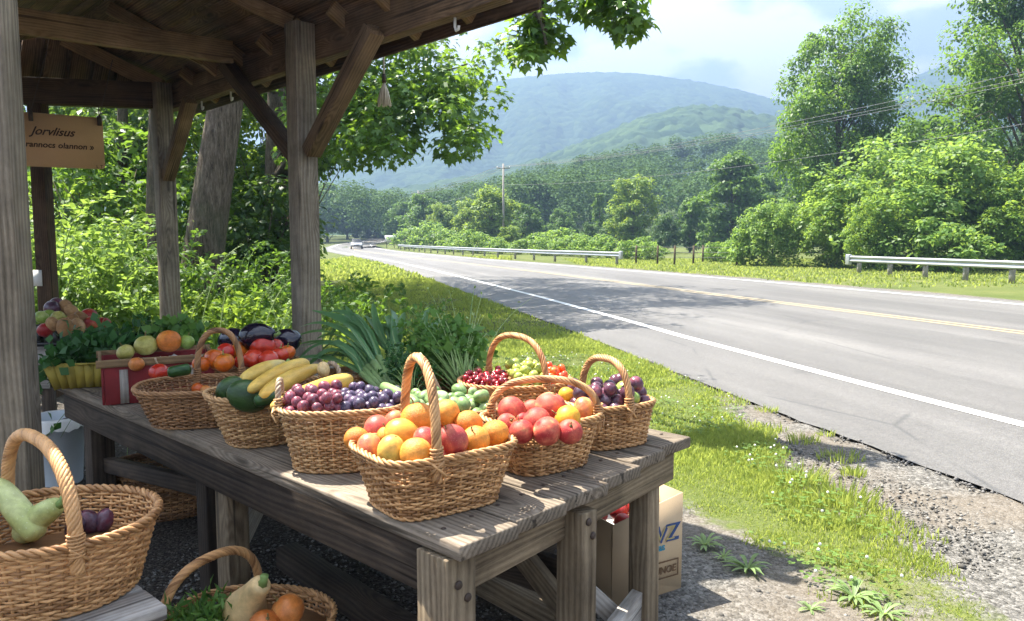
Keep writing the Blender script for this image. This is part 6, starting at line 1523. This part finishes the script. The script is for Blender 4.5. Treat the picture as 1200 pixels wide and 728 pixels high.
for i, (px, y, n, L_, mt, lab) in enumerate(((95, 8.6, 44, 1.95, 'lf_sun', 'sunlit arching shrub right beside the rear post'), (130, 9.4, 44, 1.75, 'lf_sun', 'sunlit arching shrub in the middle of the thicket'), (165, 9.8, 36, 1.35, 'lf_sun', 'sunlit shrub left of the far square post'), (60, 9.2, 40, 2.1, 'lf_sun', 'tall sunlit shrub behind the rear post'), (100, 10.6, 44, 2.1, 'lf_light', 'tall light green shrub behind the sunlit thicket'), (150, 8.4, 28, 1.0, 'lf_sun', 'low sunlit shrub behind the yellow trug'), (215, 9.2, 30, .95, 'lf_light', 'low bright shrub between the far post and the handle'), (240, 11.0, 40, 1.6, 'lf_mid', 'shaded shrub at the foot of the leaning trunk'), (285, 10.2, 44, 1.55, 'lf_mid', 'shaded feathery shrub between the two posts'), (325, 9.6, 34, 1.25, 'lf_mid', 'shrub just left of the front square post'), (300, 8.6, 30, .85, 'lf_light', 'low bright shrub behind the aubergines'), (262, 9.0, 26, .9, 'lf_light', 'low bright shrub behind the tomatoes'), (30, 8.2, 34, 1.8, 'lf_sun', 'sunlit shrub hidden by the big grey post'))):
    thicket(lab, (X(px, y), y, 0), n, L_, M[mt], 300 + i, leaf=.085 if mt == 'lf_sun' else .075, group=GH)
for i, (px, y, n, L_, lab) in enumerate(((420, 12.8, 12, 1.05, 'young leafy sapling standing in the verge past the leeks'), (447, 11.5, 10, .6, 'small weed beside the sapling in the verge'), (400, 11, 16, .7, 'low weeds at the foot of the front post'), (392, 13.5, 14, .9, 'weeds left of the sapling in the verge'))):
    thicket(lab, (X(px, y), y, 0), n, L_, M['lf_mid'], 340 + i, leaf=.10, group='weeds on the verge', spread=.55, per=14)
# tall seed stalks
def stalks():
    rg = np.random.default_rng(6); b = MB()
    for px, y, l, dx in ((225, 7.8, 1.45, .5), (250, 7.6, 1.2, .25), (280, 7.7, 1.15, .5), (305, 7.3, .95, .5), (318, 7.2, 1.05, .3), (330, 7.4, 1.1, -.2), (296, 8, 1.2, .6), (340, 7.3, .9, .2), (210, 8, 1.0, .3)):
        p = Vector((X(px, y), y, 0)); tip = p + Vector((dx, rg.normal(0, .1), l)); c = p + Vector((dx * .2, 0, l * .9)); f_ = lambda s: p * (1 - s) ** 2 + c * 2 * s * (1 - s) + tip * s * s
        b.tube([f_(s) for s in np.linspace(0, 1, 10)], np.linspace(.006, .003, 10), 4)
        for s in np.linspace(.6, 1, 26):
            q = f_(s); b.tube([q, q + Vector((rg.normal(0, .02), rg.normal(0, .02), rg.uniform(-.01, .03)))], [.005, .002], 4)
    o = b.build('seed_grass', M['pale_herb'], g=False); tag(o, 'tall pale seed stalks of wild grass behind the table', 'grass', kind='stuff')
stalks()

# ---------------------------------------------------------------- grass
def grass():
    rg = np.random.default_rng(21)
    def field(n, x0, x1, y0, y1, hmin, hmax, w, pw=1.0, seed=0, cond=None):
        x = rg.uniform(x0, x1, n); y = y0 + rg.random(n) ** pw * (y1 - y0); g, st = masks(x, y)
        nz_ = np.array([mnoise.noise((a * .9, b * .9, 2.0)) for a, b in zip(x, y)]); nz2 = np.array([mnoise.noise((a * 3.1, b * 3.1, 5.0)) for a, b in zip(x, y)])
        dens = np.clip((g + nz_ * .35 + nz2 * .18 + .06) / .16, 0, 1) * np.clip(.85 + nz2 * .9 + nz_ * .4, .3, 1)
        ok = (rg.random(n) < dens) & ((x < Lx(y) - .04) | (x > Rx(y) + .05))
        ok &= np.abs(x) < y * .72 + .4
        x = x[ok]; y = y[ok]; nz_ = nz_[ok]; nz2 = nz2[ok]; h = rg.uniform(hmin, hmax, len(x)) * (1 + .6 * nz_ + .7 * np.clip(nz2, 0, 1))
        return x, y, h, w
    b = MB()
    for args in ((120000, -.8, 2.5, 2.4, 6.0, .012, .042, .0036, .9), (105000, -2.6, 2.4, 5.0, 12, .018, .055, .0062, .9), (70000, -6, 2.0, 11, 30, .03, .075, .014, .9), (22000, -14, 0, 28, 70, .06, .14, .045, 1.0), (26000, -9, -3.4, 7.5, 16, .06, .24, .011, 1.0), (26000, 4, 26, 24, 60, .05, .12, .035, .8)):
        x, y, h, w = field(*args); n = len(x); a = rg.uniform(0, 6.28, n); ln = rg.uniform(.1, .75, n) * h; la = rg.uniform(0, 6.28, n)
        z = hz(x, y) - .01; sx = np.cos(a) * w; sy = np.sin(a) * w; ex_ = np.cos(la) * ln; ey_ = np.sin(la) * ln
        V = np.stack([np.c_[x - sx, y - sy, z], np.c_[x + sx, y + sy, z], np.c_[x + ex_ * .35 + sx * .7, y + ey_ * .35 + sy * .7, z + h * .6], np.c_[x + ex_ * .35 - sx * .7, y + ey_ * .35 - sy * .7, z + h * .6], np.c_[x + ex_, y + ey_, z + h]], 1).reshape(-1, 3)
        i = np.arange(n)[:, None] * 5
        b.add(V, [i + np.array([[0, 1, 2, 3]]), i + np.array([[3, 2, 4]])])
    M['grass'] = leafm('verge_grass', (0.13, 0.185, 0.038), (0.225, 0.275, 0.06), (0.42, 0.47, 0.09), 0.42, 0.5, (0.40, 0.36, 0.15))
    o = b.build('grass', M['grass'], g=False); tag(o, 'short sunlit grass of the roadside verge', 'grass', kind='stuff')
    # clover leaves and heads
    n = 9000; x = rg.uniform(-1.5, 2.3, n); y = 2.7 + rg.random(n) ** 1.3 * 7; g, st = masks(x, y); nzc = np.array([mnoise.noise((a * 1.4, c * 1.4, 9.0)) for a, c in zip(x, y)])
    ok = (g + nzc * .3 > .1) & (nzc > .02) & (x < Lx(y) - .1); x = x[ok]; y = y[ok]; n = len(x)
    b = MB(); z = rg.uniform(.02, .06, n)
    for k in range(3):
        a = rg.uniform(0, 6.28, n) + k * 2.09; leaf_quads(b, np.c_[x, y, z], np.c_[np.cos(a), np.sin(a), np.full(n, .15)], np.tile([[0, 0, 1.0]], (n, 1)), .020, .9, rg)
    o = b.build('clover', leafm('clover_leaf', (0.08, 0.15, 0.03), (0.14, 0.22, 0.045), (0.3, 0.42, 0.05), .35), g=False); tag(o, 'patches of small clover leaves in the verge', 'ground cover', kind='stuff')
    b = MB(); sel = rg.choice(n, 190, replace=False)
    for q in sel: b.lathe([(.002, -.006), (.008, -.002), (.007, .005), (.002, .009)], 6, (x[q], y[q], z[q] + .035))
    o = b.build('clover_blossom', plain('white_clover', (.72, .72, .62), .8, .2, var=.1), g=False); tag(o, 'scattered white clover heads in the verge', 'flowers', kind='stuff')
grass()
# broad leaved rosettes at the edge of the gravel
M['plantain'] = leafm('broad_weed_leaf', (0.13, 0.20, 0.07), (0.22, 0.31, 0.12), (0.36, 0.46, 0.1), .35, .45, (.34, .42, .22))
def rosette(px, py, L_, n, lab, seed):
    rg = np.random.default_rng(seed); p = at(px, py, 0); b = MB()
    for k in range(n):
        a = k * 2.399 + rg.uniform(-.3, .3); l = L_ * rg.uniform(.6, 1.1); d = Vector((math.cos(a), math.sin(a), 0)); e = rg.uniform(.25, .8)
        ts = np.linspace(0, 1, 7); path = [p + d * (l * s) + Z * (.004 + l * e * math.sin(s * 2.2) * .55) for s in ts]
        ribbon(b, path, np.interp(ts, [0, .3, .65, 1], [.004, l * .06, l * .085, .002]), Z, .25)
    o = b.build('rosette_weed', M['plantain'], smooth=True, origin=p, g=False); tag(o, lab, 'weed', 'broad leaved weeds at the gravel edge')
for i, a in enumerate(((826, 640, .10, 22, 'pale star shaped weed at the gravel edge, nearest the cardboard box'), (876, 668, .11, 24, 'star shaped weed spreading over the gravel, second from the box'), (1000, 702, .12, 24, 'large pale star shaped weed at the bottom of the verge'), (1035, 722, .10, 20, 'weed rosette beside the largest star shaped weed'), (950, 716, .07, 14, 'small weed rosette between the star shaped weeds'), (848, 655, .07, 14, 'small weed between the two nearest the cardboard box'))): rosette(*a, 400 + i)
def tuft(px, py, n, h, spread, lab, seed):
    rg = np.random.default_rng(seed); p = at(px, py, -.02); b = MB()
    for k in range(n):
        a = rg.uniform(0, 6.28); r = spread * rg.random() ** .5; q = p + Vector((math.cos(a) * r, math.sin(a) * r * .8, 0)); l = h * rg.uniform(.5, 1.1); d = Vector((math.cos(a), math.sin(a), 0)) * l * rg.uniform(.1, .6)
        ribbon(b, [q, q + d * .3 + Z * l * .6, q + d + Z * l], [.0035, .003, .0006], Vector((rg.normal(), rg.normal(), .2)), .1)
    o = b.build('grass_tuft', M['grass'], origin=p, g=False); tag(o, lab, 'grass tuft', 'grass tufts in the gravel')
for i, a in enumerate(((898, 484, 90, .07, .10, 'grass tuft in the gravel farthest along the road edge'), (942, 520, 110, .08, .12, 'grass tuft in the dusty patch near the asphalt'), (985, 540, 120, .07, .16, 'wide flat grass tuft close to the asphalt edge'), (1000, 558, 80, .07, .08, 'small grass tuft with a tall stalk in the gravel'), (968, 512, 50, .06, .07, 'small grass tuft right at the asphalt edge'), (985, 590, 240, .11, .20, 'long grass clump at the corner of the verge'), (930, 565, 240, .11, .22, 'long grass clump left of the corner clump'), (545, 640, 60, .10, .07, 'weed tuft under the table end'), (440, 660, 50, .09, .08, 'grass tuft in the dark soil under the table'))): tuft(*a, 420 + i)
# ================================================================ ROADSIDE THINGS
M['steel'] = plain('galvanised_steel', (0.42, 0.44, 0.45), 0.45, 0.5, 0.55, var=0.15, sc=2.0, bump=0.05)
M['rail_post'] = plain('weathered_rail_post', (0.30, 0.28, 0.25), 0.8, 0.3, var=0.25)
def guardrail(pts, label, post_gap, end0=True, end1=False):
    pts = [Vector(p) for p in pts]; t = wthing('guardrail', label, 'guardrail', pts[0])
    seg = [0]
    for a, b_ in zip(pts, pts[1:]): seg.append(seg[-1] + (b_ - a).length)
    def P(s): 
        i = max(0, min(len(pts) - 2, int(np.searchsorted(seg, s)) - 1)); return pts[i].lerp(pts[i + 1], (s - seg[i]) / (seg[i + 1] - seg[i]))
    n = max(8, int(seg[-1] / 1.5)); S_ = np.linspace(0, seg[-1], n)
    prof = [(.0, .78), (.05, .745), (.05, .70), (0, .655), (0, .615), (.05, .57), (.05, .525), (0, .49), (-.008, .49), (.042, .53), (.042, .565), (-.008, .61), (-.008, .66), (.042, .705), (.042, .74), (-.008, .775)]
    V = []
    for s in S_:
        c = P(s); d = (P(min(seg[-1], s + .2)) - P(max(0, s - .2))).normalized(); nn = Vector((-d.y, d.x, 0)); nn = nn if nn.dot(-c) > 0 else -nn
        for o_, z_ in prof: V.append(list(c + nn * o_ + Z * z_))
    k = len(prof); i = np.arange(n - 1)[:, None]; j = np.arange(k)[None, :]
    b = MB(); b.add(np.array(V), np.stack([i * k + j, i * k + (j + 1) % k, (i + 1) * k + (j + 1) % k, (i + 1) * k + j], -1).reshape(-1, 4)); b.build('rail', M['steel'], t, g=False)
    for s in np.arange(.5, seg[-1], post_gap):
        c = P(s); d = (P(min(seg[-1], s + .2)) - P(max(0, s - .2))).normalized(); nn = Vector((-d.y, d.x, 0)); nn = nn if nn.dot(-c) > 0 else -nn
        b = MB(); q = c - nn * .10; b.box((q.x, q.y, c.z + .33), (.16, .12, .78), (d, nn, Z)); b.build('post', M['rail_post'], t, g=False)
    for flag, s in ((end0, 0), (end1, seg[-1])):
        if flag:
            c = P(s); d = (P(min(seg[-1], s + .5)) - P(max(0, s - .5))).normalized(); nn = Vector((-d.y, d.x, 0)); nn = nn if nn.dot(-c) > 0 else -nn
            b = MB(); b.box(c + Z * .60 - d * (.12 if s == 0 else -.12), (.28, .16, .48), (d, nn, Z)); b.build('end_terminal', M['steel'], t, bevel=.03, g=False)
    return t
def gp(px, py):
    p = at(px, py, 0.0); return p
gl = [gp(726, 311), gp(690, 308.5)]
ys = np.arange(52, 118, 6.0)
gl = [Vector((6.3, 45.0, 0)), Vector((4.2, 50, 0))] + [Vector((float(Rx(y)) + 1.5 + (y < 60) * .3, y, float(hz(0, y)))) for y in ys]
guardrail(gl, 'long steel guardrail along the outer side of the bend', 3.8)
guardrail([Vector((15.3, 34.8, 0)), Vector((15.9, 32, 0)), Vector((17.3, 26, 0)), Vector((19.3, 17.5, 0)), Vector((21.6, 8, 0))], 'steel guardrail in front of the largest bright bush', 2.0)

# utility poles and their wires
M['pole'] = plain('grey_utility_pole', (0.30, 0.28, 0.26), 0.9, 0.15, var=0.2)
def pole(label, x, y, h, r, arm, ad_):
    z0 = float(hz(x, y)); t = wthing('utility_pole', label, 'utility pole', (x, y, z0), group='utility poles along the road'); b = MB(); b.tube([(x, y, z0 - .3), (x, y, z0 + h)], [r, r * .7], 10); b.build('pole', M['pole'], t, smooth=True, g=False)
    d = Vector(ad_).normalized(); ends = []
    b = MB(); c = Vector((x, y - .12, z0 + h - .55)); b.box(c, (arm, .10, .12), (d, Vector((-d.y, d.x, 0)), Z)); b.build('crossarm', M['pole'], t, g=False)
    for s in (-.46, .1, .46):
        b = MB(); q = c + d * arm * s + Z * .06; b.lathe([(.03, 0), (.05, .05), (.05, .12), (.02, .16)], 8, q); b.build('insulator', M['white_plastic'], t, smooth=True, g=False); ends.append(q + Z * .15)
    ends.append(Vector((x, y - .05, z0 + h - 2.6))); return ends
pA = pole('tall utility pole with a crossarm beyond the far guardrail', X(590, 97), 97, topz(191, 97) - .1, .16, 1.7, (1, .15, 0))
pB = pole('small distant utility pole nearer the bend of the road', X(491, 140), 140, topz(218, 140) - 1.2, .16, 2.4, (1, .3, 0))
pC = pole('utility pole standing beyond the edge of the view', 30.0, 27.0, 10.2, .16, 2.6, (.8, .5, 0))
M['wire'] = plain('grey_wire', (0.18, 0.18, 0.19), 0.6, 0.2)
def wires(A, B, sag, r=.013):
    for i, (a, b_) in enumerate(zip(A, B)):
        ts = np.linspace(0, 1, 24); m = MB(); m.tube([a.lerp(b_, t) - Z * (sag * 4 * t * (1 - t)) for t in ts], r, 5); o = m.build('power_line', M['wire'], origin=a, g=False)
        tag(o, 'thin dark power line strung between two utility poles', 'power line', 'power lines between the poles')
wires(pA, pC, 1.1); wires(pB, pA, .5, .02)

# field fence
fx = [(611 * .0 + px, y) for px, y in ((790, 46), (812, 45.5), (823, 50), (863, 44.5), (770, 47), (745, 48))]
ft = wthing('field_fence', 'thin wire fence on dark posts along the field', 'fence', (X(800, 46), 46, 0))
M['fence_post'] = plain('dark_fence_post', (0.10, 0.075, 0.05), .9, .1)
for px, y in fx:
    b = MB(); b.tube([(X(px, y), y, -.1), (X(px, y) + .02, y, 1.15)], .06, 7); b.build('post', M['fence_post'], ft, g=False)
b = MB()
for z in (.45, .75, 1.05): b.tube([(X(740, 48), 48, z), (X(770, 47), 47, z), (X(790, 46), 46, z), (X(812, 45.5), 45.5, z), (X(863, 44.5), 44.5, z), (X(905, 44), 44, z)], .008, 4)
b.build('wires', M['wire'], ft, g=False)

# white board on two posts by the bend
wb = Vector((X(458, 122), 122, float(hz(0, 122)))); wt = wthing('roadside_board', 'blank white board on short posts by the bend of the road', 'sign', wb)
b = MB(); b.box(wb + Z * 1.55, (1.7, .06, .95)); b.build('panel', plain('white_sign_panel', (.78, .78, .78), .6, .3, var=.05), wt, g=False)
for s in (-.6, .6):
    b = MB(); b.box(wb + Vector((s, .07, .95)), (.09, .07, 2.1)); b.build('post', M['fence_post'], wt, g=False)

# silver car coming round the bend
def car():
    y = 117.0; x = X(418.5, y); z0 = float(hz(x, y)) + .005; o = Vector((x, y, z0)); t = wthing('car', 'silver car driving towards the stand round the bend', 'car', o)
    yaw = R(12); cx_ = Vector((math.cos(yaw), math.sin(yaw), 0)); fy = Vector((math.sin(yaw), -math.cos(yaw), 0))      # fy: forward, to the viewer
    def q(a, f_, z): return list(o + cx_ * a + fy * f_ + Z * z)
    paintm = NT('silver_car_paint'); p = paintm.bsdf((.50, .51, .53), .3, .5, None, .6); M['car'] = paintm.done(p)
    secs = [(-2.2, .55, .85, .80), (-1.9, .32, .98, .88), (-.9, .28, 1.0, .90), (.9, .28, .95, .90), (1.75, .30, .88, .88), (2.15, .38, .72, .80)]
    b = MB(); V = []
    for f_, zb_, zt_, w_ in secs:
        V += [q(-w_, f_, zb_ + .05), q(-w_ - .02, f_, (zb_ + zt_) / 2), q(-w_ + .08, f_, zt_), q(w_ - .08, f_, zt_), q(w_ + .02, f_, (zb_ + zt_) / 2), q(w_, f_, zb_ + .05)]
    k = 6; i = np.arange(len(secs) - 1)[:, None]; j = np.arange(k)[None, :]
    b.add(np.array(V), [np.stack([i * k + j, i * k + (j + 1) % k, (i + 1) * k + (j + 1) % k, (i + 1) * k + j], -1).reshape(-1, 4), np.array([[5, 4, 3, 2, 1, 0], [len(V) - 6 + z for z in range(6)]])])
    b.build('body', M['car'], t, smooth=False, bevel=.03, g=False)
    b = MB(); lo = [(-.78, -1.9), (.78, -1.9), (.78, .95), (-.78, .95)]; up = [(-.62, -1.35), (.62, -1.35), (.62, .15), (-.62, .15)]
    V = [q(a, f_, .93) for a, f_ in lo] + [q(a, f_, 1.47) for a, f_ in up]
    b.add(np.array(V), [np.array([[0, 1, 5, 4], [1, 2, 6, 5], [2, 3, 7, 6], [3, 0, 4, 7]]), np.array([[4, 5, 6, 7]])])
    gl_ = NT('dark_car_glass'); M['glass'] = gl_.done(gl_.bsdf((.015, .018, .02), .25, .25)); b.build('windows', M['glass'], t, bevel=.02, g=False)
    b = MB(); b.box(o + fy * -.6 + Z * 1.485, (1.26, 1.55, .05), (cx_, fy, Z)); b.build('roof', M['car'], t, bevel=.015, g=False)
    for sa in (-1, 1):
        for sf in (-1.35, 1.4):
            b = MB(); b.lathe([(.1, -.1), (.30, -.11), (.33, -.06), (.33, .06), (.30, .11), (.1, .1)], 16, o + cx_ * (.80 * sa) + fy * sf + Z * .33, (fy, Z, cx_)); b.build('wheel', M['black'], t, smooth=False, g=False)
        b = MB(); b.box(o + cx_ * (.62 * sa) + fy * 2.12 + Z * .64, (.34, .12, .13), (cx_, fy, Z)); b.build('headlight', M['white_plastic'], t, bevel=.02, g=False)
        b = MB(); b.box(o + cx_ * (.98 * sa) + fy * .75 + Z * 1.0, (.16, .08, .12), (cx_, fy, Z)); b.build('mirror', M['car'], t, bevel=.02, g=False)
    b = MB(); b.box(o + fy * 2.14 + Z * .58, (.8, .06, .14), (cx_, fy, Z)); b.build('grille', M['black'], t, g=False)
    b = MB(); b.box(o + fy * 2.17 + Z * .40, (1.5, .06, .10), (cx_, fy, Z)); b.build('bumper', M['black'], t, g=False)
car()
